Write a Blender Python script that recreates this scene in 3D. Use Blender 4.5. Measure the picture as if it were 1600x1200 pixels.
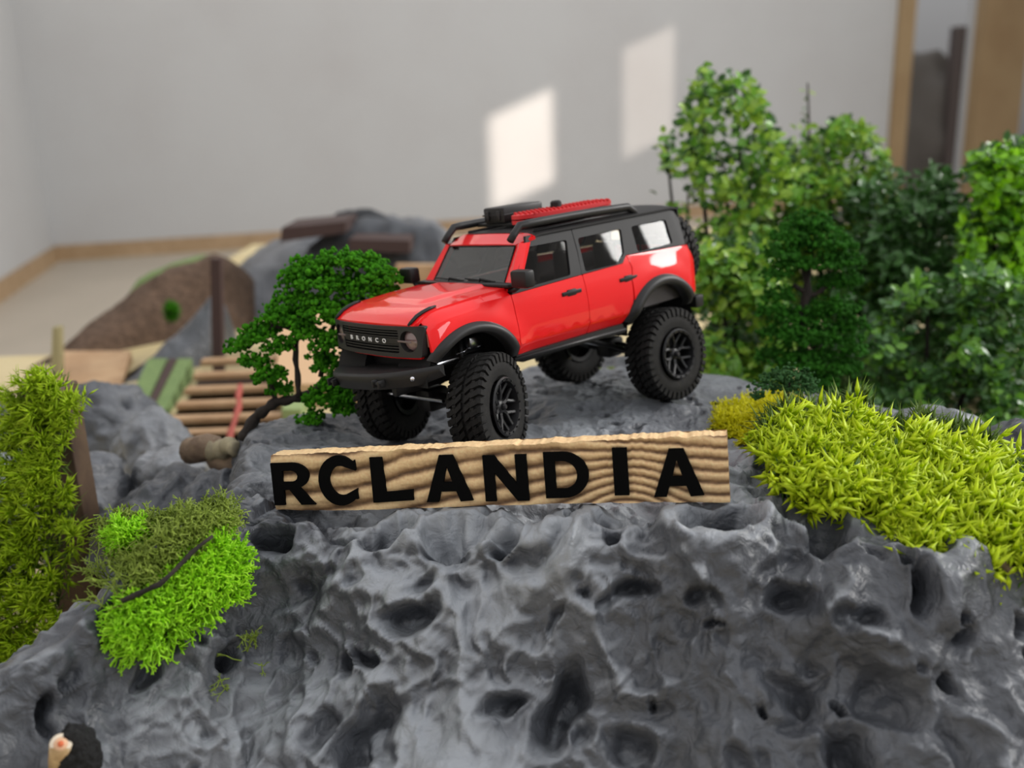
import bpy, bmesh, math, random
import numpy as np
from mathutils import Vector, Matrix, Quaternion
from mathutils.geometry import delaunay_2d_cdt
for o in list(bpy.data.objects): bpy.data.objects.remove(o)
SC = bpy.context.scene
COL = SC.collection
random.seed(7); RS = np.random.RandomState(7)
PI = math.pi
# ---------------------------------------------------------------- camera
FPX = 1469.3; HCAM = 1.30
W = Matrix(((0.99939, -0.034922, 0.0), (-0.009868, -0.282415, 0.959242), (-0.033498, -0.958657, -0.282587)))  # x right, y down, z forward -> world
CAM = Vector((0, 0, HCAM))
cd = bpy.data.cameras.new('camera'); cam = bpy.data.objects.new('camera', cd); COL.objects.link(cam)
cd.sensor_width = 36; cd.lens = 36 * FPX / 1600; cd.clip_start = .01; cd.clip_end = 100
cam.matrix_world = Matrix.Translation(CAM) @ (W @ Matrix(((1, 0, 0), (0, -1, 0), (0, 0, -1)))).to_4x4()
cd.dof.use_dof = True; cd.dof.focus_distance = .415; cd.dof.aperture_fstop = cd.lens / 4.4
SC.camera = cam
# ---------------------------------------------------------------- light
world = bpy.data.worlds.new('world'); SC.world = world; world.use_nodes = True
wn = world.node_tree.nodes; wl = world.node_tree.links
wn['Background'].inputs[1].default_value = .62
wgr = wn.new('ShaderNodeTexGradient'); wgeo = wn.new('ShaderNodeNewGeometry'); wsx = wn.new('ShaderNodeSeparateXYZ')
wmr = wn.new('ShaderNodeMapRange'); wcr = wn.new('ShaderNodeValToRGB')
wtc = wn.new('ShaderNodeTexCoord'); wl.new(wtc.outputs['Generated'], wsx.inputs[0])
wmr.inputs[1].default_value = -.08; wmr.inputs[2].default_value = .75
wl.new(wsx.outputs[2], wmr.inputs[0]); wl.new(wmr.outputs[0], wcr.inputs[0])
wcr.color_ramp.elements[0].color = (.15, .145, .14, 1); wcr.color_ramp.elements[1].color = (1.72, 1.72, 1.76, 1)
wl.new(wcr.outputs[0], wn['Background'].inputs[0])
wn.remove(wgr); wn.remove(wgeo)
SUN_DIR = Vector((-1.0, 1.0, -.40)).normalized()
sd = bpy.data.lights.new('sun', 'SUN'); sd.energy = 5.0; sd.angle = math.radians(.9); sd.color = (1, .86, .74)
so = bpy.data.objects.new('sun', sd); COL.objects.link(so); so.rotation_euler = (-SUN_DIR).to_track_quat('Z', 'Y').to_euler()
def area(name, loc, target, sx, sy, power, color=(1, 1, 1)):
    d = bpy.data.lights.new(name, 'AREA'); d.shape = 'RECTANGLE'; d.size = sx; d.size_y = sy; d.energy = power; d.color = color
    o = bpy.data.objects.new(name, d); COL.objects.link(o); o.location = loc
    o.rotation_euler = (Vector(target) - Vector(loc)).to_track_quat('-Z', 'Y').to_euler(); return o
area('window_and_fill', (6.9, 2.95, 4.9), (0, 2.95, 4.9), 3.6, 3.2, 620, (1, .98, .95))
area('window_and_fill', (6.9, -3.6, 4.0), (0, -2.5, 2.0), 3.6, 2.6, 200, (.95, .97, 1))  # fill lamp added for the truck front; no window behind it
SC.view_settings.view_transform = 'Standard'; SC.view_settings.look = 'None'
SC.view_settings.exposure = 0.0; SC.view_settings.gamma = 1; SC.view_settings.use_curve_mapping = False
# ---------------------------------------------------------------- helpers
def wray(px, py): return W @ Vector(((px - 800) / FPX, (py - 600) / FPX, 1.0))
def at(px, py, d): return CAM + wray(px, py) * d
def atz(px, py, z):
    r = wray(px, py); return CAM + r * ((z - HCAM) / r.z)
def mat(name, col, rough=.5, metal=0, coat=0, noise=None, bump=None, spec=.5, sub=None):
    m = bpy.data.materials.new(name); m.use_nodes = True
    nt = m.node_tree; b = nt.nodes['Principled BSDF']
    b.inputs['Base Color'].default_value = (*col, 1); b.inputs['Roughness'].default_value = rough; b.inputs['Metallic'].default_value = metal
    b.inputs['Specular IOR Level'].default_value = spec
    if coat: b.inputs['Coat Weight'].default_value = coat; b.inputs['Coat Roughness'].default_value = .03
    if sub: b.inputs['Subsurface Weight'].default_value = sub
    tc = nt.nodes.new('ShaderNodeTexCoord')
    if noise:
        sc, col2, lo, hi = noise
        n = nt.nodes.new('ShaderNodeTexNoise'); n.inputs['Scale'].default_value = sc; n.inputs['Detail'].default_value = 6; n.inputs['Roughness'].default_value = .6
        r = nt.nodes.new('ShaderNodeValToRGB'); r.color_ramp.elements[0].position = lo; r.color_ramp.elements[1].position = hi
        r.color_ramp.elements[0].color = (*col, 1); r.color_ramp.elements[1].color = (*col2, 1)
        nt.links.new(tc.outputs['Object'], n.inputs['Vector']); nt.links.new(n.outputs['Fac'], r.inputs[0]); nt.links.new(r.outputs[0], b.inputs['Base Color'])
    if bump:
        sc, st, dist = bump
        n = nt.nodes.new('ShaderNodeTexNoise'); n.inputs['Scale'].default_value = sc; n.inputs['Detail'].default_value = 5
        bp = nt.nodes.new('ShaderNodeBump'); bp.inputs['Strength'].default_value = st; bp.inputs['Distance'].default_value = dist
        nt.links.new(tc.outputs['Object'], n.inputs['Vector']); nt.links.new(n.outputs['Fac'], bp.inputs['Height']); nt.links.new(bp.outputs[0], b.inputs['Normal'])
    return m
def leafmat(name, c1, c2, rough=.5, trans=.25):
    """per-leaf colour variation by position noise; light passes through thin leaves"""
    m = mat(name, c1, rough, noise=(60, c2, .3, .7)); nt = m.node_tree; b = nt.nodes['Principled BSDF']
    t = nt.nodes.new('ShaderNodeBsdfTranslucent'); mx = nt.nodes.new('ShaderNodeMixShader'); mx.inputs[0].default_value = trans
    src = [l.from_socket for l in nt.links if l.to_socket == b.inputs['Base Color']][0]
    nt.links.new(src, t.inputs[0]); nt.links.new(b.outputs[0], mx.inputs[1]); nt.links.new(t.outputs[0], mx.inputs[2])
    nt.links.new(mx.outputs[0], nt.nodes['Material Output'].inputs[0]); return m
def tag(o, label=None, cat=None, group=None, kind=None):
    if label: o['label'] = label
    if cat: o['category'] = cat
    if group: o['group'] = group
    if kind: o['kind'] = kind
    return o
def mobj(name, V, F, m, parent=None, smooth=False):
    me = bpy.data.meshes.new(name)
    V = np.asarray(V, dtype=np.float64)
    me.from_pydata(V.tolist() if len(V) < 20000 else V.tolist(), [], F if isinstance(F, list) else F.tolist()); me.update()
    if smooth: me.polygons.foreach_set('use_smooth', [True] * len(me.polygons))
    if m: me.materials.append(m)
    o = bpy.data.objects.new(name, me); COL.objects.link(o)
    if parent: o.parent = parent
    return o
def bigmesh(name, V, F, m, parent=None, smooth=True):
    """fast path for big numpy meshes, F (n,3) or (n,4)"""
    me = bpy.data.meshes.new(name); V = np.ascontiguousarray(V, dtype=np.float32); F = np.ascontiguousarray(F, dtype=np.int32); k = F.shape[1]
    me.vertices.add(len(V)); me.vertices.foreach_set('co', V.ravel())
    me.loops.add(F.size); me.loops.foreach_set('vertex_index', F.ravel())
    me.polygons.add(len(F)); me.polygons.foreach_set('loop_start', np.arange(0, F.size, k, dtype=np.int32))
    me.polygons.foreach_set('use_smooth', np.full(len(F), smooth)); me.update(calc_edges=True); me.validate()
    if m: me.materials.append(m)
    o = bpy.data.objects.new(name, me); COL.objects.link(o)
    if parent: o.parent = parent
    return o
def empty(name, loc=(0, 0, 0), parent=None):
    o = bpy.data.objects.new(name, None); COL.objects.link(o); o.location = loc; o.empty_display_size = .01
    if parent: o.parent = parent
    return o
def copyobj(o, parent, loc=None, rot=None, sc=None):
    c = o.copy(); COL.objects.link(c); c.parent = parent
    if loc is not None: c.location = loc
    if rot is not None: c.rotation_euler = rot
    if sc is not None: c.scale = sc if hasattr(sc, '__len__') else (sc,) * 3
    return c
class MB:
    """collects shapes into one mesh; unit scale s is applied at build"""
    def __init__(s): s.V = []; s.F = []
    def add(s, V, F):
        n = len(s.V); s.V += [tuple(v) for v in V]; s.F += [tuple(i + n for i in f) for f in F]; return s
    def box(s, lo, hi, bev=0, M=None):
        (x0, y0, z0), (x1, y1, z1) = lo, hi
        if bev <= 0:
            V = [(x, y, z) for x in (x0, x1) for y in (y0, y1) for z in (z0, z1)]
            F = [(0, 1, 3, 2), (4, 6, 7, 5), (0, 4, 5, 1), (2, 3, 7, 6), (0, 2, 6, 4), (1, 5, 7, 3)]
        else:
            bm = bmesh.new(); bmesh.ops.create_cube(bm, size=1)
            for v in bm.verts: v.co = Vector(((x0 + x1) / 2 + v.co.x * (x1 - x0), (y0 + y1) / 2 + v.co.y * (y1 - y0), (z0 + z1) / 2 + v.co.z * (z1 - z0)))
            bmesh.ops.bevel(bm, geom=bm.edges[:], offset=bev, segments=2, affect='EDGES', profile=.5)
            bm.verts.index_update(); V = [v.co.copy() for v in bm.verts]; F = [tuple(v.index for v in f.verts) for f in bm.faces]; bm.free()
        if M: V = [M @ Vector(v) for v in V]
        return s.add(V, F)
    def tube(s, pts, r, n=8, cap=True):
        pts = [Vector(p) for p in pts]; k = len(pts); rr = r if hasattr(r, '__len__') else [r] * k
        base = len(s.V); a = None
        for i, p in enumerate(pts):
            d = (pts[min(i + 1, k - 1)] - pts[max(i - 1, 0)]).normalized()
            if a is None: a = d.orthogonal().normalized()
            a = (a - d * a.dot(d)).normalized(); b = d.cross(a)
            for j in range(n):
                t = 2 * PI * j / n; s.V.append(tuple(p + (a * math.cos(t) + b * math.sin(t)) * rr[i]))
        for i in range(k - 1):
            for j in range(n):
                s.F.append((base + i * n + j, base + i * n + (j + 1) % n, base + (i + 1) * n + (j + 1) % n, base + (i + 1) * n + j))
        if cap:
            s.F.append(tuple(base + j for j in reversed(range(n)))); s.F.append(tuple(base + (k - 1) * n + j for j in range(n)))
        return s
    def lathe(s, prof, n=32, axis='y', cap=False):
        """prof list of (r, h) revolved about axis"""
        base = len(s.V); k = len(prof)
        for j in range(n):
            t = 2 * PI * j / n; c, sn = math.cos(t), math.sin(t)
            for r, h in prof: s.V.append((r * c, h, r * sn) if axis == 'y' else (r * c, r * sn, h))
        for j in range(n):
            for i in range(k - 1):
                a = base + j * k + i; b = base + ((j + 1) % n) * k + i; s.F.append((a, b, b + 1, a + 1))
        if cap:
            s.F.append(tuple(base + j * k for j in range(n))); s.F.append(tuple(base + j * k + k - 1 for j in reversed(range(n))))
        return s
    def prism(s, poly, h0, h1, M=None):
        """polygon in xy from z=h0 to h1"""
        n = len(poly); V = [(x, y, h0) for x, y in poly] + [(x, y, h1) for x, y in poly]
        if M: V = [M @ Vector(v) for v in V]
        F = [tuple(reversed(range(n))), tuple(range(n, 2 * n))] + [(i, (i + 1) % n, n + (i + 1) % n, n + i) for i in range(n)]
        return s.add(V, F)
    def build(s, name, m, parent=None, smooth=False, sc=1.0, auto=None):
        o = mobj(name, np.array(s.V) * sc, s.F, m, parent, smooth)
        bm = bmesh.new(); bm.from_mesh(o.data); bmesh.ops.recalc_face_normals(bm, faces=bm.faces)
        if auto:
            ang = math.radians(auto)
            for f in bm.faces: f.smooth = True
            for e in bm.edges:
                if len(e.link_faces) == 2 and e.calc_face_angle(0) > ang: e.smooth = False
        bm.to_mesh(o.data); bm.free(); return o
# numpy noises ----------------------------------------------------
def _h(i, j, k, s):
    n = (i * 73856093) ^ (j * 19349663) ^ (k * 83492791) ^ (s * 2654435761 & 0x7fffffff)
    n = (n ^ (n >> 13)) * 1274126177 & 0x7fffffff
    n = (n ^ (n >> 16)) * 668265263 & 0x7fffffff
    return (n & 0xffffff) / float(0xffffff)
def vnoise(P, sc, s=0):
    P = np.asarray(P) / sc; I = np.floor(P).astype(np.int64); f = P - I; f = f * f * f * (f * (f * 6 - 15) + 10); r = 0
    for a in (0, 1):
        for b in (0, 1):
            for c in (0, 1):
                w = (f[:, 0] if a else 1 - f[:, 0]) * (f[:, 1] if b else 1 - f[:, 1]) * (f[:, 2] if c else 1 - f[:, 2])
                r = r + w * _h(I[:, 0] + a, I[:, 1] + b, I[:, 2] + c, s)
    return r * 2 - 1
def fbm(P, sc, o=4, s=0):
    r = 0; a = .5
    for i in range(o): r = r + a * vnoise(P, sc, s + i); sc *= .5; a *= .5
    return r
def worley(P, sc, s=0, jit=.85, two=False):
    P = np.asarray(P) / sc; I = np.floor(P).astype(np.int64); best = np.full(len(P), 9.); sec = best.copy()
    for a in (-1, 0, 1):
        for b in (-1, 0, 1):
            for c in (-1, 0, 1):
                J = I + (a, b, c)
                d = 0
                for k in range(3): d = d + (J[:, k] + .5 + jit * (_h(J[:, 0], J[:, 1], J[:, 2], s + 11 * k) - .5) - P[:, k]) ** 2
                sec = np.minimum(sec, np.maximum(best, d)); best = np.minimum(best, d)
    return (best, sec) if two else best
# ---------------------------------------------------------------- materials
M_wall = mat('painted_wall', (.495, .50, .502), .85, noise=(.8, (.465, .462, .462), .45, .75), bump=(40, .1, .01))
M_floor = mat('beige_floor', (.47, .41, .33), .7, noise=(.7, (.40, .35, .28), .4, .7))
M_strip = mat('pale_wood_strip', (.42, .29, .17), .6, noise=(6, (.32, .21, .11), .4, .7))
M_wood_post = mat('orange_wood', (.36, .25, .13), .6, noise=(1.5, (.29, .185, .09), .4, .75))
M_base = mat('yellow_board', (.58, .48, .27), .7, noise=(5, (.50, .40, .2), .4, .7))
M_red = mat('red_gloss_paint', (.90, .011, .013), .4, coat=.85, spec=.12)
M_blk = mat('black_plastic', (.012, .0115, .0115), .45, spec=.35)
M_blk2 = mat('satin_black_plastic', (.020, .0195, .020), .45, spec=.35)
M_top = mat('matt_black_roof', (.019, .0185, .019), .6, spec=.3)
M_gap = mat('dark_gap', (.004, .004, .004), .9)
M_rub = mat('tyre_rubber', (.010, .0095, .009), .7, noise=(300, (.024, .022, .020), .5, .8), bump=(900, .2, .0006), spec=.28)
M_rim = mat('black_wheel', (.010, .010, .011), .42, spec=.35)
M_chrome = mat('silver_metal', (.75, .75, .78), .22, metal=1)
M_gray = mat('grey_interior', (.10, .09, .088), .6)
M_lamp = mat('smoked_lamp_plastic', (.20, .13, .13), .12, coat=1)
M_wht = mat('white_print', (.75, .75, .75), .5)
M_redpl = mat('red_matte_plastic', (.62, .018, .022), .42)
M_letter = mat('black_letter_vinyl', (.0025, .0025, .0025), .9, spec=.08)
def glassmat():
    m = bpy.data.materials.new('clear_window_plastic'); m.use_nodes = True; nt = m.node_tree; nt.nodes.clear()
    o = nt.nodes.new('ShaderNodeOutputMaterial'); t = nt.nodes.new('ShaderNodeBsdfTransparent'); g = nt.nodes.new('ShaderNodeBsdfGlossy'); f = nt.nodes.new('ShaderNodeFresnel'); mx = nt.nodes.new('ShaderNodeMixShader')
    t.inputs[0].default_value = (.62, .60, .58, 1); g.inputs['Roughness'].default_value = .04; f.inputs[0].default_value = 1.5
    nt.links.new(f.outputs[0], mx.inputs[0]); nt.links.new(t.outputs[0], mx.inputs[1]); nt.links.new(g.outputs[0], mx.inputs[2]); nt.links.new(mx.outputs[0], o.inputs[0]); return m
M_glass = glassmat()
def rockmat(name, c1, c2, c3):
    m = mat(name, c1, .42); nt = m.node_tree; b = nt.nodes['Principled BSDF']; L = nt.links; N = nt.nodes.new
    tc = N('ShaderNodeTexCoord')
    n = N('ShaderNodeTexNoise'); n.inputs['Scale'].default_value = 14; n.inputs['Detail'].default_value = 8; n.inputs['Roughness'].default_value = .65
    r = N('ShaderNodeValToRGB'); e = r.color_ramp.elements; e[0].position = .34; e[0].color = (*c1, 1); e[1].position = .68; e[1].color = (*c3, 1)
    x = r.color_ramp.elements.new(.5); x.color = (*c2, 1)
    L.new(tc.outputs['Object'], n.inputs['Vector']); L.new(n.outputs['Fac'], r.inputs[0])
    n2 = N('ShaderNodeTexNoise'); n2.inputs['Scale'].default_value = 260; n2.inputs['Detail'].default_value = 4
    L.new(tc.outputs['Object'], n2.inputs['Vector'])
    mx = N('ShaderNodeMixRGB'); mx.blend_type = 'OVERLAY'; mx.inputs[0].default_value = .35
    L.new(r.outputs[0], mx.inputs[1]); L.new(n2.outputs['Fac'], mx.inputs[2]); L.new(mx.outputs[0], b.inputs['Base Color'])
    rr = N('ShaderNodeMapRange'); rr.inputs[3].default_value = .33; rr.inputs[4].default_value = .6
    L.new(n.outputs['Fac'], rr.inputs[0]); L.new(rr.outputs[0], b.inputs['Roughness'])
    n3 = N('ShaderNodeTexNoise'); n3.inputs['Scale'].default_value = 520; n3.inputs['Detail'].default_value = 3
    n4 = N('ShaderNodeTexNoise'); n4.inputs['Scale'].default_value = 130; n4.inputs['Detail'].default_value = 4; n4.inputs['Distortion'].default_value = .6
    L.new(tc.outputs['Object'], n3.inputs['Vector']); L.new(tc.outputs['Object'], n4.inputs['Vector'])
    b1 = N('ShaderNodeBump'); b1.inputs['Strength'].default_value = .35; b1.inputs['Distance'].default_value = .0006
    b2 = N('ShaderNodeBump'); b2.inputs['Strength'].default_value = .8; b2.inputs['Distance'].default_value = .003
    L.new(n3.outputs['Fac'], b1.inputs['Height']); L.new(n4.outputs['Fac'], b2.inputs['Height']); L.new(b2.outputs[0], b1.inputs['Normal']); L.new(b1.outputs[0], b.inputs['Normal'])
    return m
M_rock = rockmat('slate_painted_rock', (.06, .065, .074), (.10, .107, .12), (.19, .20, .215))
M_rock_main = rockmat('slate_drybrushed_lit', (.050, .054, .062), (.080, .086, .098), (.13, .137, .148))
def brush_light(m):  # pale mix by attribute: brushed ridges and painted light alike
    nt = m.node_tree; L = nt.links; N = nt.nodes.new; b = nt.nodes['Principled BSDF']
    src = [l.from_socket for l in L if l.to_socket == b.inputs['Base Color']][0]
    a = N('ShaderNodeAttribute'); a.attribute_name = 'raised_lit'; r = N('ShaderNodeValToRGB'); e = r.color_ramp.elements; e[0].position = .45; e[0].color = (0, 0, 0, 1); e[1].position = 1.0; e[1].color = (1, 1, 1, 1)
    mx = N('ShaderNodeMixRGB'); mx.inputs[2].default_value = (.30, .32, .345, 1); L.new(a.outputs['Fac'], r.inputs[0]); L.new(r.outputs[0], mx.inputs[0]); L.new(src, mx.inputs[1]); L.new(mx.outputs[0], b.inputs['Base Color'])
brush_light(M_rock_main)
M_rock_far = rockmat('grey_painted_rock', (.15, .16, .175), (.20, .212, .23), (.27, .28, .30))
#==SETTING==
# ---------------------------------------------------------------- room
def wallslab(name, a, b, z0, z1, th, m, side=1, holes=()):
    """upright slab from a to b (xy), thickness th to the left of a->b * side; holes (s0,s1,h0,h1) along it"""
    a = Vector((a[0], a[1], 0)); b = Vector((b[0], b[1], 0)); d = (b - a); Lg = d.length; d /= Lg; nrm = Vector((-d.y, d.x, 0)) * side
    mb = MB(); ss = sorted({0, Lg, *[h[0] for h in holes], *[h[1] for h in holes]}); zz = sorted({z0, z1, *[h[2] for h in holes], *[h[3] for h in holes]})
    Mx = Matrix(((d.x, nrm.x, 0, a.x), (d.y, nrm.y, 0, a.y), (0, 0, 1, 0), (0, 0, 0, 1)))
    for i in range(len(ss) - 1):
        for j in range(len(zz) - 1):
            cs, cz = (ss[i] + ss[i + 1]) / 2, (zz[j] + zz[j + 1]) / 2
            if any(h[0] < cs < h[1] and h[2] < cz < h[3] for h in holes): continue
            mb.box((ss[i], 0, zz[j]), (ss[i + 1], th, zz[j + 1]), M=Mx)
    o = mb.build(name, m); tag(o, kind='structure'); return o, Mx
C1 = atz(88, 408, 0); C2 = atz(705, 366, 0); C0 = atz(0, 470, 0)
far_dir = (C2 - C1).normalized(); C9 = C1 + far_dir * 10.5
left_dir = (C0 - C1).normalized(); C8 = C1 + left_dir * 11
def on_far(px, py):
    r = wray(px, py); n = Vector((-far_dir.y, far_dir.x, 0)); k = (C1 - CAM).dot(n) / r.dot(n); p = CAM + r * k
    return (p - C1).dot(far_dir), p.z, p
dl, _, _ = on_far(1396, 200); dr, _, _ = on_far(1512, 150)
wallslab('wall_far', C1.xy, C9.xy, 0, 6, .12, M_wall, 1, holes=[(dl + .06, dr, 0.05, 3.2)])
wallslab('wall_left', C8.xy, C1.xy, 0, 6, .12, M_wall, 1)
def basebd(name, a, b, side):
    mb = MB(); a = Vector((a.x, a.y, 0)); b = Vector((b.x, b.y, 0)); d = (b - a); Lg = d.length; d /= Lg; n = Vector((-d.y, d.x, 0)) * side
    Mx = Matrix(((d.x, n.x, 0, a.x), (d.y, n.y, 0, a.y), (0, 0, 1, 0), (0, 0, 0, 1)))
    mb.box((0, 0, 0), (Lg, .03, .15), M=Mx); tag(mb.build(name, M_strip), kind='structure')
basebd('baseboard_far', C1, C1 + far_dir * (dl - .05), -1); basebd('baseboard_left', C8, C1, -1)
# faint stains on the far wall (a dried drip and two seams of the panel), thin raised filler
mb = MB(); mb.box((-9, -9, -.06), (9, 12.5, 0)); tag(mb.build('floor', M_floor), kind='structure')
# wall on the right, outside the frame, its windows let in the two sun patches; daylight lamps hang inside it
XR = 7.0
def sunhole(px, py):
    s, z, p = on_far(px, py); t = (XR - p.x) / -SUN_DIR.x; q = p - SUN_DIR * t; return q
holes = []
for (xa, xb, yt, yb, g) in ((753, 862, 133, 285, 0), (963, 1054, 34, 210, 1)):
    qa = sunhole(xb, yt); qb = sunhole(xb, yb); qc = sunhole(xa, (yt + yb) / 2)
    y0, y1 = sorted((qa.y, qc.y)); holes.append((y0 + 9, y1 + 9, min(qa.z, qb.z), max(qa.z, qb.z)))
print('SUNHOLES', holes)
wr, MxR = wallslab('unseen_wall_right', (XR, -9), (XR, 11.5), 0, 7.5, .1, M_wall, -1, holes=holes)
def dimming_paneglass(v):
    m = bpy.data.materials.new('sun_dimming_pane'); m.use_nodes = True; nt = m.node_tree; nt.nodes.clear()
    o = nt.nodes.new('ShaderNodeOutputMaterial'); t = nt.nodes.new('ShaderNodeBsdfTransparent'); t.inputs[0].default_value = (v, v, v, 1); nt.links.new(t.outputs[0], o.inputs[0]); return m
for i, h in enumerate(holes):
    mb = MB(); mb.box((h[0], .04, h[2]), (h[1], .045, h[3]), M=MxR); mb.build('unseen_pane', dimming_paneglass((.95, .62)[i]), wr)  # unseen panes; the second one's tint added to dim its sun patch
# doorway on the right: thin frame post, broad orange post, dark heap standing behind the opening
def postat(pl, pr, name, m, dep=.1):
    s0, _, _ = on_far(pl, 150); s1, _, _ = on_far(pr, 150)
    n = Vector((far_dir.y, -far_dir.x, 0)); Mx = Matrix(((far_dir.x, n.x, 0, C1.x), (far_dir.y, n.y, 0, C1.y), (0, 0, 1, 0), (0, 0, 0, 1)))
    mb = MB(); mb.box((s0, 0, 0), (s1, dep, 3.4), M=Mx); return mb.build(name, m)
tag(postat(1392, 1416, 'trim_1', M_wood_post, .06), kind='structure')
tag(postat(1512, 1582, 'trim_2', M_wood_post, .16), kind='structure')
_, _, pc = on_far(1457, 250)
bk = empty('dark_rock_heap', (pc.x + .05, pc.y + .74, 0)); tag(bk, 'dark grey-brown rocky heap seen through the doorway at far right', 'rock heap')
def blobmesh(rx, ry, rz, amp, sc, seed, sub=5, flat=True):
    bm = bmesh.new(); bmesh.ops.create_icosphere(bm, subdivisions=sub, radius=1)
    V = np.array([v.co[:] for v in bm.verts]); F = np.array([[v.index for v in f.verts] for f in bm.faces]); bm.free()
    Pn = V * (rx, ry, rz); d = amp * (fbm(Pn + seed * 3.1, sc, 3, seed) - .35 * (1 - np.minimum(worley(Pn + seed, sc * .8, seed), 1)))
    return Pn + V * d[:, None], F
V, F = blobmesh(1.35, .35, 1.85, .3, .5, 3, 4); V[:, 2] = np.maximum(V[:, 2] , -0.0)
bigmesh('heap', V, F, mat('dark_heap', (.12, .108, .097), .9), bk)
mb = MB(); mb.box((-.06, -.1, 0), (.06, .1, 2.05)); pp = mb.build('dark_post', mat('dark_timber', (.09, .07, .065), .8)); _, _, p2 = on_far(1507, 100); pp.location = (p2.x + .02, p2.y + .27, 0)
tag(pp, 'narrow dark upright post behind the broad orange wooden door post', 'post')
# ---------------------------------------------------------------- base board under the diorama
ZB = 1.0
poly = [(-1.1, .05), (1.3, .05), (1.3, 2.3), (-.62, 2.3), (-.60, 1.235), (-1.1, 1.235)]
dio = MB().prism(poly, ZB - .05, ZB).build('diorama_table', M_base); tag(dio, 'pale yellow board carrying the whole model landscape', 'table')
for x, y in ((-1, .15), (1.2, .15), (1.2, 2.2), (-.55, 2.2), (-1, 1.15)):
    MB().box((x - .04, y - .04, 0), (x + .04, y + .04, ZB - .05)).build('leg', M_strip, dio)
#==ROCK==
# ---------------------------------------------------------------- main rock (height surface pushed along its normals)
TR = Matrix(((-0.744, 0.663, -0.08), (-0.667, -0.743, 0.046), (-0.029, 0.088, 0.996)))
Rf = Matrix(((-0.7363127, 0.66697344, -0.11397385), (0.2422352, 0.10255419, -0.96478222), (-0.63179562, -0.73798988, -0.2370764)))
Tf = Vector((57.7775, -42.7208, 559.7679))
RT = W @ Rf                                   # truck axes in world
TO = CAM + (W @ Tf) * .001                    # truck origin in world
WHEELS = {'RL': Vector((-3, 38.5, -23)), 'FL': Vector((132, 39.5, -18.6)), 'FR': Vector((134, -37, -18.5)), 'RR': Vector((-3, -38, -20.5))}
def t2w(p): return TO + (RT @ Vector(p)) * .001
def ss(a, b, x):
    t = np.clip((x - a) / (b - a), 0, 1); return t * t * (3 - 2 * t)
def hbase(X, Y):
    """smooth ground height of the main rock"""
    zf = np.interp(X, [-.34, -.22, -.19, -.155, -.12, -.05, .08, .16, .30, .46], [1.06, 1.098, 1.114, 1.133, 1.141, 1.138, 1.1455, 1.135, 1.122, 1.11])
    zb = 1.1335 - .003 * np.clip(X, 0, .3) / .1
    z = zf + (zb - zf) * ss(.37, .43, Y) * ss(-.16, -.11, X)
    crest = np.interp(X, [-.34, -.22, -.19, -.155, -.105, .086, .16, .30, .46], [.24, .27, .285, .322, .3735, .330, .325, .32, .31]) + .006 * np.sin(X * 33)
    d = np.clip(crest - Y, 0, None)
    z = z - d * 1.0 * ss(0, .035, d) - .3 * d * d
    xe = -.128 - np.clip(.37 - Y, 0, None) * 1.0 - .25 * np.clip(Y - .45, 0, None)
    e = np.clip(xe - X, 0, None); z = z - 1.9 * e * ss(0, .03, e)
    b = np.clip(Y - np.interp(X, [-.13, -.09, -.03, .02, .06, .14, .3], [.50, .525, .57, .60, .60, .575, .43]), 0, None); z = z - 1.8 * b * ss(0, .05, b)
    return z
def ground(px, py):
    r = wray(px, py); k = .2
    while k < 1.5:
        p = CAM + r * k
        if p.z < float(hbase(np.array([p.x]), np.array([p.y]))[0]): return p
        k += .0015
    return CAM + r * .5
NX, NY = 860, 640
xs = np.linspace(-.31, .40, NX); ys = np.linspace(.18, .69, NY)
Xg, Yg = np.meshgrid(xs, ys); Zg = hbase(Xg.ravel(), Yg.ravel()); P = np.c_[Xg.ravel(), Yg.ravel(), Zg]
def normals(P):
    G = P.reshape(NY, NX, 3); dx = np.gradient(G, axis=1); dy = np.gradient(G, axis=0); n = np.cross(dx, dy); n /= np.linalg.norm(n, axis=2, keepdims=True) + 1e-12; return n.reshape(-1, 3)
N0 = normals(P)
wp = P + .022 * np.c_[fbm(P, .07, 3, 1), fbm(P, .07, 3, 2), fbm(P, .07, 3, 3)]
front = 1 - ss(.36, .43, P[:, 1]) * .55                       # calmer on top where the truck stands
w1, w2 = worley(wp, .075, 5, two=True); bowl = np.minimum(w1, .55) / .55
d = .011 * (bowl - .6)
wq = P + .012 * np.c_[fbm(P, .03, 3, 4), fbm(P, .03, 3, 5), fbm(P, .03, 3, 6)]
b2 = np.minimum(worley(wq, .032, 8), .6) / .6
d += .0064 * (b2 - .6) * (.45 + 1.1 * np.clip(fbm(P, .06, 2, 9) + .4, 0, 1))
b3 = np.minimum(worley(wq, .014, 12), .6) / .6
d += .0042 * (b3 - .5) * np.clip(fbm(P, .05, 2, 10) * 2 + .5, 0, 1)
d += .012 * fbm(P, .12, 3, 20) + .0018 * fbm(wq, .009, 3, 21)
d += .0036 * (1 - np.abs(fbm(wq, .045, 2, 30)) * 6).clip(-.3, 1) + .0016 * (1 - np.abs(fbm(wq, .018, 2, 33)) * 6).clip(-.2, 1) * np.clip(fbm(P, .05, 2, 34) * 4, 0, 1)   # raised creases
d += (.0013 * (1 - np.abs(fbm(wq, .010, 2, 81)) * 6).clip(-.3, 1) + .0013 * fbm(wq, .005, 3, 82)) * (.35 + .65 * ss(.26, .33, P[:, 1])) + .0010 * vnoise(wq, .0055, 83) ** 3
d -= .0050 * (1 - np.abs(fbm(wq * [1, 1, .6], .06, 3, 36)) * 9).clip(0, 1)   # cracks
d *= front * (1 - .5 * ss(.10, .15, P[:, 0]) * ss(.27, .31, P[:, 1]))
_g = d.reshape(NY, NX)
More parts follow.
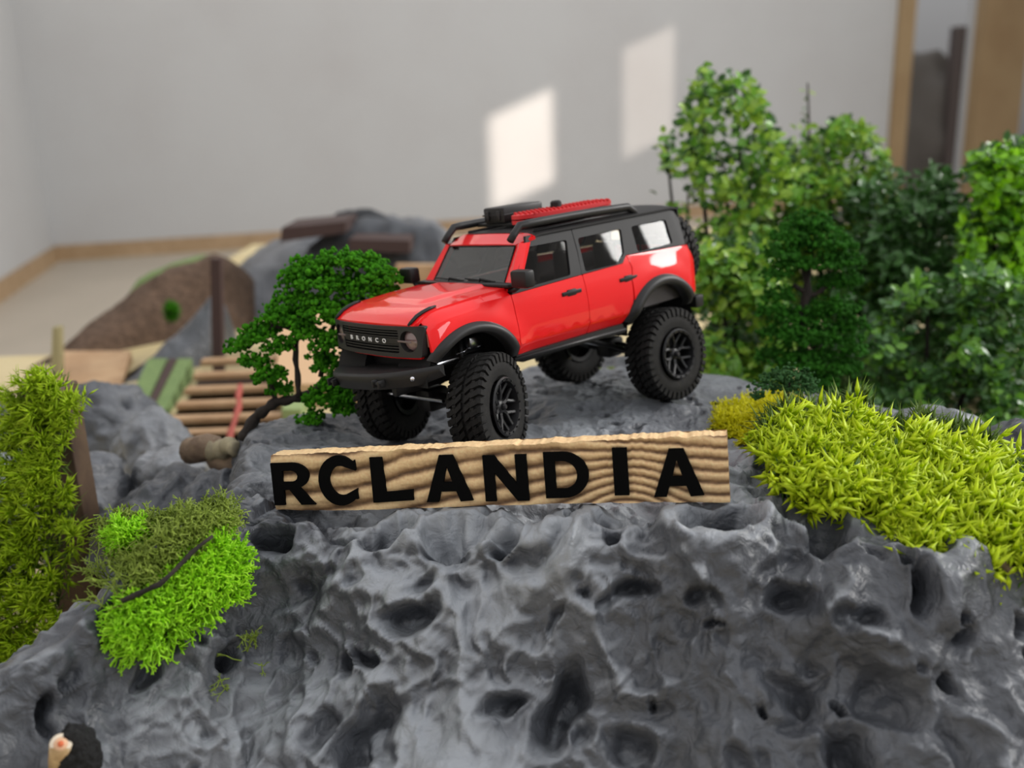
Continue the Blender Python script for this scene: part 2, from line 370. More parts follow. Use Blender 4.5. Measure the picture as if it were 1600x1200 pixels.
def boxblur(a, r):
    for ax in (0, 1):
        p_ = np.pad(a, [(r + 1, r) if i == ax else (0, 0) for i in (0, 1)], mode='edge'); c_ = np.cumsum(p_, axis=ax); n_ = a.shape[ax]
        a = (np.take(c_, np.arange(2 * r + 1, 2 * r + 1 + n_), axis=ax) - np.take(c_, np.arange(0, n_), axis=ax)) / (2 * r + 1)
    return a
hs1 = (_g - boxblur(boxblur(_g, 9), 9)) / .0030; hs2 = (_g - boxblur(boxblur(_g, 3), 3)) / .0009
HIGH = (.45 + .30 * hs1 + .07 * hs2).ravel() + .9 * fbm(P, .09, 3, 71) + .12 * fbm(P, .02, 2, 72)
# pits: narrow deep holes, plus the large hollows of the photograph
pits = []
for px, py, rpx, dep in [(1290, 830, 40, .028), (1232, 915, 26, .02), (1110, 925, 20, .014), (985, 925, 24, .016), (640, 962, 30, .02), (572, 1030, 14, .014), (602, 1080, 7, .01), (880, 1118, 42, .024), (780, 1095, 22, .014),
        (560, 1165, 42, .02), (1010, 1093, 9, .012), (1052, 1153, 8, .01), (1187, 1088, 9, .012), (1120, 968, 9, .010), (1155, 975, 10, .012), (1320, 1092, 11, .013), (1380, 1090, 32, .013), (1480, 1063, 14, .014), (1435, 910, 28, .022), (1340, 945, 24, .014), (1300, 945, 20, .01),
        (1230, 1060, 34, .014), (1485, 962, 10, .012), (900, 918, 11, .01), (955, 830, 18, .008), (1585, 975, 16, .012), (1595, 1040, 9, .01), (1000, 1180, 26, .015), (1330, 1190, 40, .02), (1170, 1190, 20, .012), (95, 1105, 20, .018), (128, 1045, 16, .014), (82, 1050, 9, .01), (375, 1005, 22, .018), (232, 1065, 18, .01),
        (700, 828, 40, .028), (610, 818, 34, .022), (1130, 812, 38, .028), (1030, 800, 22, .018), (780, 840, 26, .020), (925, 798, 20, .012), (445, 845, 30, .018), (400, 805, 12, .01), (870, 955, 14, .008), (560, 905, 22, .008), (660, 900, 20, .007), (1450, 850, 20, .012), (700, 870, 18, .008), (470, 930, 16, .008), (1550, 860, 30, .02), (1400, 870, 14, .012), (930, 1150, 20, .008), (500, 1130, 24, .008), (300, 1130, 22, .008), (250, 1000, 26, .009), (170, 1000, 18, .01),
        (1175, 730, 16, .008), (1230, 760, 18, .009), (470, 760, 10, .005), (390, 870, 20, .010), (450, 1010, 24, .01), (480, 980, 10, .008)]:
    g = ground(px, py); pits.append((g.x, g.y, g.z, .82 * rpx / FPX * (g - CAM).length, dep * .85))
for i in range(330):
    x, y = RS.uniform(-.2, .4), RS.uniform(.2, .6); g = (x, y, float(hbase(np.array([x]), np.array([y]))[0])); r = RS.uniform(.0012, .0032); pits.append((*g, r, r * RS.uniform(1.2, 2.4)))
PW = P + .010 * np.c_[fbm(P, .022, 3, 61), fbm(P, .022, 3, 62), fbm(P, .022, 3, 63)]
for x, y, z, r, dep in pits:
    th = RS.uniform(0, PI); el = RS.uniform(.55, 1.0); D = PW - (x, y, z); u_ = D[:, 0] * math.cos(th) + D[:, 2] * math.sin(th); v_ = -D[:, 0] * math.sin(th) + D[:, 2] * math.cos(th)
    q = (u_ * el) ** 2 + (v_ / el) ** 2 + D[:, 1] ** 2
    sel = q < (2.6 * r) ** 2 * 1.5
    rr = np.sqrt(q[sel]) / r * (1 + .25 * vnoise(P[sel], r * 1.3, 77))
    d[sel] -= dep * np.exp(-(rr ** 3) * .7) - .12 * dep * np.exp(-((rr - 1.6) ** 2) * 5)
P = P + N0 * d[:, None]
# small sideways drift makes overhanging lips
P[:, :2] += (.0042 * np.c_[fbm(P, .03, 3, 50), fbm(P, .03, 3, 51)] + N0[:, :2] * (.006 * np.maximum(bowl - .45, 0))[:, None]) * front[:, None]
# keep the ground under the wheels and the sign: raise or lower it to meet them
def settle(c, zt, sig):
    r2 = (P[:, 0] - c[0]) ** 2 + (P[:, 1] - c[1]) ** 2; near = r2 < .006 ** 2
    P[:, 2] += (zt - P[near, 2].max()) * np.exp(-r2 / (2 * sig * sig))
for k, c in WHEELS.items():
    cw = t2w(c); settle((cw.x, cw.y), cw.z - .0268, .020)
SB_L = at(431, 797, .415); SB_R = at(1141, 784, .370)          # lower front corners of the sign
sdir = (SB_R - SB_L); SLEN = sdir.length; sdir.normalize()
sup = Vector((0, .16, 1)); sup = (sup - sdir * sup.dot(sdir)).normalized(); sbk = sup.cross(sdir).normalized()
for t in (.04, .2, .40, .58, .80, .95):
    c = SB_L + sdir * (SLEN * t) + sbk * .006; settle(c, c.z - (.0005 if t in (.04, .4, .95) else .006), .013)
for k, c in WHEELS.items():
    cw = np.array(t2w(c)); ax = np.array(RT @ (Vector((-.39, .92, 0)) if k[0] == 'F' else Vector((0, 1, 0)))); ax /= np.linalg.norm(ax)
    v = P - cw; h = v @ ax; rad = v - np.outer(h, ax); rr = np.linalg.norm(rad, axis=1)
    ins = (rr < .0272) & (np.abs(h) < .0125); dz = np.sqrt(np.maximum(.0272 ** 2 - (rr ** 2 - rad[:, 2] ** 2), 0)); P[ins, 2] = np.minimum(P[ins, 2], (cw[2] - dz)[ins] + .0003)
v = P - np.array(SB_L); a, b, c_ = v @ np.array(sdir), v @ np.array(sbk), v @ np.array(sup)
ins = (a > -.003) & (a < SLEN + .003) & (b > -.002) & (b < .014) & (c_ > 0) & (c_ < .03); P[ins, 2] -= c_[ins] + .0004
# front strip in front of the sign must not hide it
ins = (a > -.003) & (a < SLEN + .003) & (b > -.03) & (b <= -.002) & (c_ > 0); P[ins, 2] -= c_[ins]
# skirt down to the board
G = P.reshape(NY, NX, 3).copy(); G[0, :, 2] = ZB; G[-1, :, 2] = ZB; G[:, 0, 2] = ZB; G[:, -1, 2] = ZB; G[:, :, 2] = np.maximum(G[:, :, 2], ZB + .0005)
idx = np.arange(NX * NY).reshape(NY, NX); F = np.stack([idx[:-1, :-1], idx[:-1, 1:], idx[1:, 1:], idx[1:, :-1]], -1).reshape(-1, 4)
FZ = G.reshape(-1, 3)[F, 2].max(axis=1); F = F[FZ > ZB + .001]
LIGHT_TONE = 0  # pale and dark patches that put the fall of light into the colour
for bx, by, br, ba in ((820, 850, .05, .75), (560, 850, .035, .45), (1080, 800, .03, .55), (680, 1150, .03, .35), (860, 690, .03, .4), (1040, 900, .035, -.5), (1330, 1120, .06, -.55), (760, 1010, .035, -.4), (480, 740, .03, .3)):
    gq = ground(bx, by); LIGHT_TONE = LIGHT_TONE + ba * np.exp(-((P - (gq.x, gq.y, gq.z)) ** 2).sum(1) / br ** 2)
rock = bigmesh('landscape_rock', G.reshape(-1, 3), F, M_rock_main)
ha = rock.data.attributes.new('raised_lit', 'FLOAT', 'POINT'); ha.data.foreach_set('value', np.clip(.62 * HIGH - .16 + .75 * (normals(P)[:, 2] - .35) + LIGHT_TONE, 0, 1).astype(np.float32))  # paint on high spots, plus overhead light put into colour of up-facing rock
tag(rock, 'large pitted slate-grey painted rock carrying the red truck and wooden sign', 'rock')
PG = G; XS0, DXS, YS0, DYS = xs[0], xs[1] - xs[0], ys[0], ys[1] - ys[0]
def rockz(x, y):
    i = int(round((x - XS0) / DXS)); j = int(round((y - YS0) / DYS))
    return float(PG[min(max(j, 0), NY - 1), min(max(i, 0), NX - 1), 2])
GZ = PG.reshape(-1, 3)
def surf(px, py):
    """point of the finished rock seen at a pixel"""
    r = wray(px, py); k = .22
    while k < .9:
        p = CAM + r * k
        if p.z < rockz(p.x, p.y): return p
        k += .001
    return ground(px, py)
# ---------------------------------------------------------------- red toy truck (local units: mm, x forward, y left, z up)
truck = empty('toy_truck'); truck.matrix_world = Matrix.LocRotScale(TO, Matrix((RT[0], RT[1], RT[2])).to_quaternion(), Vector((1, 1, 1)))
tag(truck, 'red and black toy off-road truck with big knobbly tyres parked on the grey rock', 'toy truck')
MM = .001
CT = -(Rf.transposed() @ Tf)
def Tray(px, py): return Rf.transposed() @ Vector(((px - 800) / FPX, (py - 600) / FPX, 1))
def onY(px, py, y): d = Tray(px, py); return CT + d * ((y - CT.y) / d.y)
ARCH = ((137.5, -1.0, 29.5, 25.0), (-1.0, -6.0, 31.0, 29.0))      # cx, cz, a, b of the flares' outer edge
def zh(x):
    return float(np.interp(x, [104, 108, 130, 150, 155, 160, 163, 165.5], [35.6, 35.4, 34.7, 33.4, 32.6, 30.8, 28.9, 27.2]))
def ys(x, z):
    y = 39.0
    if x > 148: y -= 2.6 * ((x - 148) / 15) ** 2
    if x < -26: y -= 2.6 * ((-26 - x) / 10) ** 2
    if z < 7: y -= (7 - z) * .62
    else: y += .7 * math.sin(min((z - 7) / 20, 1) * PI)
    if z > 27: y -= (min(z, 34) - 27) * .22
    if z > 34: y -= (z - 34) * .375
    for cx, cz, a, b in ARCH:
        e = math.sqrt(((x - cx) / a) ** 2 + ((z - cz) / b) ** 2)
        if z < 31: y += 1.5 * float(ss(1.42, 1.0, e)) if e < 1.42 else 0
    if x > 106 and z < 40:
        zt = zh(x) - .5; t = (z - (zt - 4.5)) / 4.5
        if t > 0: y -= 4.6 * (1 - math.sqrt(max(1 - min(t, 1) ** 2, 0))) * float(ss(104, 110, x))
    return y
def Sd(px, py):
    y = 38.
    for _ in range(12): p = onY(px, py, y); y = .5 * y + .5 * ys(p.x, p.z)
    return (p.x, p.z)
def r2(*a): return [(780 + u * .225, 290 + v * .225) for u, v in a]
def inpoly(p, poly):
    x, y = p; c = False; n = len(poly)
    for i in range(n):
        x1, y1 = poly[i]; x2, y2 = poly[(i + 1) % n]
        if (y1 > y) != (y2 > y) and x < (x2 - x1) * (y - y1) / (y2 - y1) + x1: c = not c
    return c
def dens(poly, step):
    out = []
    for i in range(len(poly)):
        a = Vector(poly[i]); b = Vector(poly[(i + 1) % len(poly)]); k = max(1, int((b - a).length / step))
        out += [tuple(a.lerp(b, j / k)) for j in range(k)]
    return out
def rounded(poly, r, n=3):
    out = []
    for i in range(len(poly)):
        p = Vector(poly[i]); a = Vector(poly[i - 1]); b = Vector(poly[(i + 1) % len(poly)])
        ra = min(r, (a - p).length * .45); rb = min(r, (b - p).length * .45); s = p + (a - p).normalized() * ra; e = p + (b - p).normalized() * rb
        for j in range(n + 1):
            t = j / n; out.append(tuple(s * (1 - t) ** 2 + p * 2 * t * (1 - t) + e * t * t))
    return out
def panel(mb, outer, f, thick, holes=(), step=2.6, mirror=False, flip=False, creases=()):
    """skin over a 2D outline through f(u,v)->xyz, with returned rim of given inward vector thick(u,v)"""
    outer = dens(outer, step); holes = [dens(h, step) for h in holes]
    pts = list(outer); edges = [(i, (i + 1) % len(outer)) for i in range(len(outer))]
    for h in holes: b = len(pts); pts += h; edges += [(b + i, b + (i + 1) % len(h)) for i in range(len(h))]
    nb = len(pts); us = [p[0] for p in outer]; vs = [p[1] for p in outer]
    for zc in creases:
        prev = None; u = min(us)
        while u < max(us):
            ok = inpoly((u, zc), outer) and not any(inpoly((u, zc), h) for h in holes) and min((u - p[0]) ** 2 + (zc - p[1]) ** 2 for p in pts[:nb]) > .3
            if ok:
                pts.append((u, zc))
                if prev is not None: edges.append((prev, len(pts) - 1))
                prev = len(pts) - 1
            else: prev = None
            u += 1.5
    nb = len(pts)
    u = min(us) + step * .5
    while u < max(us):
        v = min(vs) + step * .5
        while v < max(vs):
            if inpoly((u, v), outer) and not any(inpoly((u, v), h) for h in holes):
                if min((u - p[0]) ** 2 + (v - p[1]) ** 2 for p in pts[:nb]) > (step * .45) ** 2: pts.append((u, v))
            v += step
        u += step
    r = delaunay_2d_cdt([Vector(p) for p in pts], edges, [], 0, 1e-5)
    V2 = [tuple(v) for v in r[0]]; F = []
    for fc in r[2]:
        c = (sum(V2[i][0] for i in fc) / len(fc), sum(V2[i][1] for i in fc) / len(fc))
        if inpoly(c, outer) and not any(inpoly(c, h) for h in holes): F.append(tuple(fc))
    V = [Vector(f(*p)) for p in V2]; n = len(V)
    for sgn in ((1, -1) if mirror else (-1 if flip else 1,)):
        m = lambda v: (v[0], v[1] * sgn, v[2])
        mb.add([m(v) for v in V], F)
        for loop in [outer] + holes:
            A = [Vector(f(*p)) for p in loop]; B = [a + Vector(thick(*p)) for a, p in zip(A, loop)]; k = len(A)
            mb.add([m(v) for v in A + B], [(i, (i + 1) % k, k + (i + 1) % k, k + i) for i in range(k)])
    return mb
side = lambda x, z: (x, ys(x, z), z)
inn = lambda x, z: (0, -1.5, 0)
def arc(a, t0, t1, n=22, k=1.0, dz=0):
    cx, cz, A, B = a; return [(cx + A * k * math.cos(math.radians(t0 + (t1 - t0) * i / n)), cz + dz + B * k * math.sin(math.radians(t0 + (t1 - t0) * i / n))) for i in range(n + 1)]
g = .22
# --- body: fenders, quarters, header, pillars
fa = ARCH[0]; ra_ = ARCH[1]
fr = arc(fa, 172, 34, 24, .97)
top = [(x, zh(x) - .5) for x in (161.0, 160, 158.5, 155, 150, 140, 130, 120, 109)]
front = 0
for sd_ in (1, -1): panel(MB(), [(108 + g, 1.6), (109.5, 1.6)] + fr + [(160.4, 11.0), (160.9, 19)] + top + [(108.6 + g, 31.7)], side, inn, flip=sd_ < 0, creases=(7, 27)).build('front_fender', M_red, truck, sc=MM, auto=27)
ar = arc(ra_, 22, 150, 24, .97)
quarter = [(21.3 - g, 37.2), (19.5 - g, 30.5), (22.0 - g, 24.0)] + [p for p in ar if p[0] < 23.5] + [(-31, 7.6), (-34.5, 8.0), (-37.2, 26.5), (-34, 31.5), (-28.5, 35.4)]
for sd_ in (1, -1): panel(MB(), quarter, side, inn, flip=sd_ < 0, creases=(7, 27)).build('rear_quarter', M_red, truck, sc=MM, auto=27)
body = MB()
# A-pillars (red) from cowl to header
ap = [Sd(*p) for p in r2((35, 690), (95, 700), (178, 395), (110, 365))]
def apf(x, z): return (x, ys(x, z) + .1, z)
pil = [(103.8, 35.0, 29.6), (108.5, 33.3, 36.2), (88.0, 53.5, 31.0), (91.0, 52.8, 27.0)]
for s in (1, -1):
    q = [(104.6, 28.9 * s, 35.4), (107.0, 36.6 * s, 33.2), (101.0, 37.2 * s, 33.2), (85.6, 30.4 * s, 55.2), (92.0, 26.4 * s, 53.2), (89.6, 30.9 * s, 54.0)]
    b0 = len(body.V); A0 = Vector((104.9, 29.2 * s, 35.2)); A1 = Vector((106.5, 36.6 * s, 33.0)); A2 = Vector((102.0, 37.4 * s, 33.0)); B0 = Vector((91.6, 26.6 * s, 53.0)); B1 = Vector((90.0, 30.6 * s, 54.2)); B2 = Vector((85.8, 31.2 * s, 54.2))
    ring = lambda a, b, c: [a, a.lerp(b, .75) + Vector((1.2, 0, .8)), b, c, c + Vector((-.5, -2.5 * s, 0)), a + Vector((-3.5, 0, -.6))]
    R0 = ring(A0, A1, A2); R1 = ring(B0, B1, B2); k = len(R0); st = 8; V = []
    for i in range(st + 1): V += [R0[j].lerp(R1[j], i / st) for j in range(k)]
    body.add(V, [(i * k + j, i * k + (j + 1) % k, (i + 1) * k + (j + 1) % k, (i + 1) * k + j) for i in range(st) for j in range(k)])
# header above the windscreen
panel(body, [(82.0, -31), (91.8, -26.6), (92.4, 0), (91.8, 26.6), (82.0, 31)], lambda x, y: (x, y, 53.2 + (92.4 - x) * .44 + .9 * (1 - (y / 31) ** 2) - max(abs(y) - 27, 0) * .35), lambda x, y: (0, 0, -1.4))
body.build('windscreen_frame', M_red, truck, sc=MM, auto=38)
# cowl and front valance under the grille
panel(MB(), [(104, -36), (108.4, -36), (108.4, 36), (104, 36)], lambda x, y: (x, y, zh(x) - .4 - max(abs(y) - 30, 0) * .12), lambda x, y: (0, 0, -1.2)).build('cowl', M_red, truck, sc=MM, auto=38)
gx = lambda y: 167.9 - 5.2 * (min(abs(y), 38) / 37) ** 2.6
panel(MB(), [(-34, 13.4), (34, 13.4), (32, 11.4), (-32, 11.4)], lambda y, z: (gx(y) - 1.2 - (13.4 - z) * .5, y, z), lambda y, z: (-1.5, 0, 0)).build('front_valance', M_red, truck, sc=MM, auto=38)
# tail panel
panel(MB(), [(-34.5, 8), (34.5, 8), (35.5, 26), (34.5, 35), (-34.5, 35), (-35.5, 26)], lambda y, z: (-37 + .35 * max(z - 26, 0), y, z), lambda y, z: (1.5, 0, 0), step=4).build('tail_panel', M_red, truck, sc=MM, auto=38)
# hood with raised centre
def hoodf(x, y):
    xf = x + (1 - (abs(y) / 34) ** 2.2) * 3.2 * float(ss(140, 164, x))
    dome = 1.25 * float(ss(21.5, 18.5, abs(y) + (x - 108) * .06)) * float(ss(149, 143, x))
    return (xf, y, zh(x) - .5 * (abs(y) / 34) ** 3 + dome + .35)
hood = panel(MB(), [(109.0, -34.3), (162.6, -34.1), (164.4, -32.5), (164.4, 32.5), (162.6, 34.1), (109.0, 34.3)], hoodf, lambda x, y: (0, 0, -1.6), step=2.0)
hood.build('hood', M_red, truck, sc=MM, auto=50)
# doors
fd = [(108.0 - g, 1.6), (108.6 - g, 31.7), (58 + g, 33.0), (57 + g, 1.6)]
rd = [(57 - g, 1.6), (58 - g, 33.0), (26.2, 33.6), (21.6, 37.3), (19.8 + g, 30.5), (22.3 + g, 24.0)] + [p for p in reversed(arc(ra_, 22, 75, 10, 1.02)) if 23.4 < p[0] < 29.5] + [(30.5, 1.6)]
for nm, pl, hpx in (('front_door', fd, ((879, 460), (909, 454))), ('rear_door', rd, ((969, 437), (996, 433)))):
    for s in (1, -1):
        dm = panel(MB(), rounded(pl, .8, 2), side, inn, flip=s < 0, creases=(7, 27)); do = dm.build(nm, M_red, truck, sc=MM, auto=27)
        if s < 0: do.data.flip_normals() if False else None
        a = onY(*hpx[0], 39.6); b = onY(*hpx[1], 39.6); cx, cz = (a.x + b.x) / 2, (a.z + b.z) / 2; L = abs(a.x - b.x) / 2
        hb = MB().box((cx - L, 39.0 * s - .8, cz - 1.0), (cx + L, 39.0 * s + .8, cz + 1.0), .4).box((cx - L * .45, 39.0 * s - .6, cz - 1.7), (cx + L * .45, 39.0 * s + .7, cz + 1.7), .5)
        hb.build('door_handle', M_blk, do, sc=MM, auto=40)
# --- black greenhouse side with window openings
x0t = Sd(820, 381)[0]
W1 = [Sd(*p) for p in r2((170, 432), (468, 376), (497, 622), (250, 690), (95, 722))]
W2 = [Sd(*p) for p in r2((545, 365), (845, 300), (868, 470), (825, 543), (600, 598))]
W3 = [Sd(*p) for p in r2((915, 285), (1155, 235), (1205, 400), (965, 462))]
gh_out = [(108.0, 31.9), (103.5, 34.4), (88.2, 53.6), (86.6, 57.0), (60, 57.6), (20, 57.6), (-33.5, 57.0), (-35.5, 55), (-30.6, 38), (-29.5, 35.8), (21.0, 37.6), (25.9, 33.9), (58, 33.3)]
gh = MB(); Wr = [rounded(w, 1.6, 3) for w in (W1, W2, W3)]
panel(gh, gh_out, side, lambda x, z: (0, -1.6, 0), holes=Wr, mirror=True)
# roof crown with rounded shoulders
def roofz(x, y):
    z = 57.3 + 2.2 * (1 - (abs(y) / 30.5) ** 3.2); z -= .8 * float(ss(77, 83, x)) + 1.4 * float(ss(-28, -36, x)); return z
panel(gh, [(82.8, -30.0), (82.8, 30.0), (-33.5, 30.0), (-33.5, -30.0)], lambda x, y: (x, y, roofz(x, y)), lambda x, y: (0, 0, -1.0), step=3)
panel(gh, [(-29, 35.5), (29, 35.5), (30, 57), (-30, 57)], lambda y, z: (-31.5 - (z - 35) * .12, y, z), lambda y, z: (1, 0, 0), holes=[[(-22, 39), (22, 39), (22, 53), (-22, 53)]], step=4)
gho = gh.build('hard_top', M_top, truck, sc=MM, auto=38)
# thin raised gap line between the doors on the hard top
MB().tube([(58.2, ys(58, 34) - .0, 33.6), (55.5, ys(55.5, 45) + .02, 45), (54.0, ys(54, 56.8) + .02, 56.8)], .16, 5).build('door_seam', M_gap, gho, sc=MM)
# window panes
for i, w in enumerate((W1, W2, W3)):
    for s in (1, -1):
        cx = sum(p[0] for p in w) / len(w); cz = sum(p[1] for p in w) / len(w)
        big = [(cx + (p[0] - cx) * 1.04, cz + (p[1] - cz) * 1.05) for p in w]
        half = max(abs(p[0] - cx) for p in w)
        pm = panel(MB(), rounded(big, 1.6, 3), lambda x, z: (x, ys(x, z) - 1.0 + .35 * (1 - ((x - cx) / half) ** 2), z), lambda x, z: (0, -.4, 0), step=2, flip=s < 0)
        pm.build('window_pane', M_glass, truck, sc=MM, auto=50)
def wsf(y, t):   # windscreen
    h = 29.2 + (26.6 - 29.2) * t; return (104.6 - 13.0 * t + 1.4 * (1 - (y / 30) ** 2), y, 35.4 + 17.9 * t)
ws = MB(); k = 14
V = [wsf(-(29.2 - 2.6 * j / 8) + 2 * (29.2 - 2.6 * j / 8) * i / k, j / 8) for j in range(9) for i in range(k + 1)]
ws.add(V, [(j * (k + 1) + i, j * (k + 1) + i + 1, (j + 1) * (k + 1) + i + 1, (j + 1) * (k + 1) + i) for j in range(8) for i in range(k)])
M_ws = glassmat(); M_ws.node_tree.nodes['Fresnel'].inputs[0].default_value = 2.3
wso = ws.build('windscreen', M_ws, truck, sc=MM, smooth=True)
MB().tube([wsf(-28.9, .01), wsf(-14, .0), wsf(0, .0), wsf(14, .0), wsf(28.9, .01), wsf(26.4, .985), wsf(13, .99), wsf(0, .99), wsf(-13, .99), wsf(-26.4, .985), wsf(-28.9, .01)], .45, 6).build('windscreen_seal', M_gap, wso, sc=MM)
# cowl strip, wipers
cw_ = MB().box((104.2, -36.0, 35.2), (110.2, 38.0, 37.0), .6); cwo = cw_.build('cowl_panel', M_blk, truck, sc=MM, auto=40)
for y0 in (-22, 3):
    MB().tube([(106.5, y0 + 9, 36.2), (105.8, y0 + 9.5, 38.6), (105.0, y0 + 17, 37.4)], .55, 6).tube([(105.3, y0 - 3, 38.4), (105.5, y0 + 8, 37.9), (104.9, y0 + 20, 37.2)], .42, 6).build('wiper', M_blk, cwo, sc=MM)
# mirrors
for s in (1, -1):
    mm = MB().box((103.4, s * 46 - 6.2, 35.2), (110.0, s * 46 + 5.2, 43.8), 1.5); mo = mm.build('wing_mirror', M_blk, truck, sc=MM, auto=40)
    MB().tube([(107.5, s * 36, 33.4), (107.6, s * 40, 34.0), (107, s * 43, 36.0)], [1.3, 1.2, 1.2], 8).build('mirror_arm', M_blk, mo, sc=MM, smooth=True)
# fender-top trim strips
for s in (1, -1):
    a = [(164.9, 31.0), (163.2, 31.2), (160.0, 31.3), (156.5, 31.4), (152, 31.6), (148.5, 31.6)]
    MB().tube([(x + 1.2, s * y, hoodf(x, y)[2] + .5) for x, y in a], [.5, .8, .9, .9, .9, .45], 6).build('hood_trim', M_blk, truck, sc=MM, smooth=True)
# --- grille
gr = MB(); hw = lambda z: 34.6 + (z - 13) / 14.4 * 2.4
panel(gr, rounded([(-35.6, 12.8), (35.6, 12.8), (37.6, 27.4), (-37.6, 27.4)], 1.5), lambda y, z: (gx(y) + .9 - (max(abs(y) - 35.5, 0)) ** 2 * .5, y, z), lambda y, z: (-3.2, 0, 0),
      holes=[rounded([(-22.8, 14.8), (22.8, 14.8), (23.6, 25.6), (-23.6, 25.6)], .8), [(29.2 + 5.0 * math.cos(t * PI / 12), 20.4 + 5.0 * math.sin(t * PI / 12)) for t in range(24)], [(-29.2 + 5.0 * math.cos(t * PI / 12), 20.4 + 5.0 * math.sin(t * PI / 12)) for t in range(24)]], step=1.8)
gro = gr.build('grille_surround', M_blk2, truck, sc=MM, auto=40)
MB().box((160.0, -24.5, 14), (162.6, 24.5, 26.4)).build('grille_back', M_gap, gro, sc=MM)
for zz in (15.9, 17.25, 18.6, 22.2, 23.45, 24.7):
    b = MB(); pts = [(gx(y) + .3, y, zz) for y in np.linspace(-23.2, 23.2, 15)]; b.tube(pts, .36, 4).build('grille_bar', M_blk2, gro, sc=MM)
b = MB()
for i in range(14):
    y0, y1 = -23.3 + i * 3.33, -23.3 + (i + 1) * 3.33; b.add([(gx(y) + dx, y, z) for y in (y0, y1) for dx, z in ((-.6, 19.1), (.75, 19.1), (.75, 21.7), (-.6, 21.7))], [(0, 1, 5, 4), (1, 2, 6, 5), (2, 3, 7, 6), (3, 0, 4, 7)])
b.build('centre_bar', M_blk, gro, sc=MM)
def textmesh(s, size):
    cu = bpy.data.curves.new('lettering', 'FONT'); cu.body = s; cu.size = size; cu.extrude = size * .05; cu.offset = size * .02; cu.resolution_u = 3; cu.align_x = 'CENTER'
    o = bpy.data.objects.new('t', cu); COL.objects.link(o); dg = bpy.context.evaluated_depsgraph_get(); dg.update(); me = bpy.data.meshes.new_from_object(o.evaluated_get(dg))
    bpy.data.objects.remove(o); V = [tuple(v.co) for v in me.vertices]; F = [tuple(p.vertices) for p in me.polygons]; return V, F
for i, ch in enumerate('BRONCO'):
    V, F = textmesh(ch, 2.9); yc = -14.6 + i * 5.6
    yc = -yc if False else yc
    o = mobj('lettering', [(gx(yc) + .95 + v[2], (yc + v[0] * 1.25), 19.35 + v[1]) for v in V], F, M_wht, gro); o.data.transform(Matrix.Scale(MM, 4))
# headlamps
for s in (1, -1):
    hl = MB().lathe([(0.01, 1.1), (1.5, 1.05), (3.4, .8), (4.8, .1), (5.0, -1.2)], 28, 'z'); o = hl.build('headlamp', M_lamp, gro, sc=MM, smooth=True)
    o.location = Vector((gx(29) - 1.3, s * 29.2, 20.4)) * MM; o.rotation_euler = (0, PI / 2, s * .18)
    for rr_, zz_ in ((3.0, 1.25), (1.3, 1.35)): pass
    MB().box((gx(26) + .9, s * 25.6 - 3.2, 20.0), (gx(26) + 1.5, s * 25.6 + 7.2, 21.0), .25).build('lamp_bar', mat('smoked_bar', (.16, .12, .12), .2), gro, sc=MM)
    MB().box((158.6, s * 37.4 - .5, 17.2), (161.2, s * 37.4 + .5, 23.5), .3).build('marker_lamp', mat('amber_lamp', (.22, .07, .05), .2), gro, sc=MM)
# --- flares
def flare(a, t0, t1, w, nm):
    for s in (1, -1):
        n = 34; V = []; F = []
        prof = [(1.015, 0.1), (1.0, 1.6), (.965, w * .8), (.90, w), (.835, w - .5), (.80, w * .4), (.80, -3.0)]
        for i in range(n + 1):
            t = math.radians(t0 + (t1 - t0) * i / n); taper = float(ss(0, .12, i / n) * ss(1, .88, i / n)) * .35 + .65
            for kx, dy in prof:
                x = a[0] + a[2] * kx * math.cos(t); z = a[1] + a[3] * kx * math.sin(t)
                xb = a[0] + a[2] * math.cos(t); zb = a[1] + a[3] * math.sin(t)
                V.append((x, s * (min(ys(xb, zb), 41) - .8 + dy * taper), z))
        k = len(prof)
        for i in range(n):
            for j in range(k - 1): F.append((i * k + j, (i + 1) * k + j, (i + 1) * k + j + 1, i * k + j + 1))
        m = MB().add(V, F + [tuple(range(k)), tuple(reversed(range(n * k, n * k + k)))]); m.build(nm, M_blk2, truck, sc=MM, auto=50)
flare(ARCH[0], 172, 30, 4.0, 'wheel_arch_flare'); flare(ARCH[1], 162, 16, 4.2, 'wheel_arch_flare')
# wheel wells
for a in ARCH:
    for s in (1, -1):
        V = []; F = []; n = 16
        for i in range(n + 1):
            t = PI * i / n
            for y in (38, 14): V.append((a[0] + a[2] * .93 * math.cos(t), s * y, a[1] + a[3] * .93 * math.sin(t)))
        for i in range(n): F.append((2 * i, 2 * i + 1, 2 * i + 3, 2 * i + 2))
        F.append(tuple(2 * i + 1 for i in range(n + 1)))
        MB().add(V, F).build('wheel_well', M_gap, truck, sc=MM)
# rockers
for s in (1, -1):
    MB().prism([(29.5, -3.4), (111.5, -1.2), (109.5, 1.8), (31, 1.6)], 35.0, 38.2, Matrix(((1, 0, 0), (0, 0, s), (0, 1, 0))).to_4x4() if False else Matrix(((1, 0, 0, 0), (0, 0, s, 0), (0, 1, 0, 0), (0, 0, 0, 1)))).build('rocker_panel', M_blk2, truck, sc=MM)
    MB().tube([(29.5, s * 38.0, -2.0), (70, s * 38.9, -.7), (111.5, s * 38.3, .1)], 1.1, 8).build('side_step', M_blk2, truck, sc=MM, smooth=True)
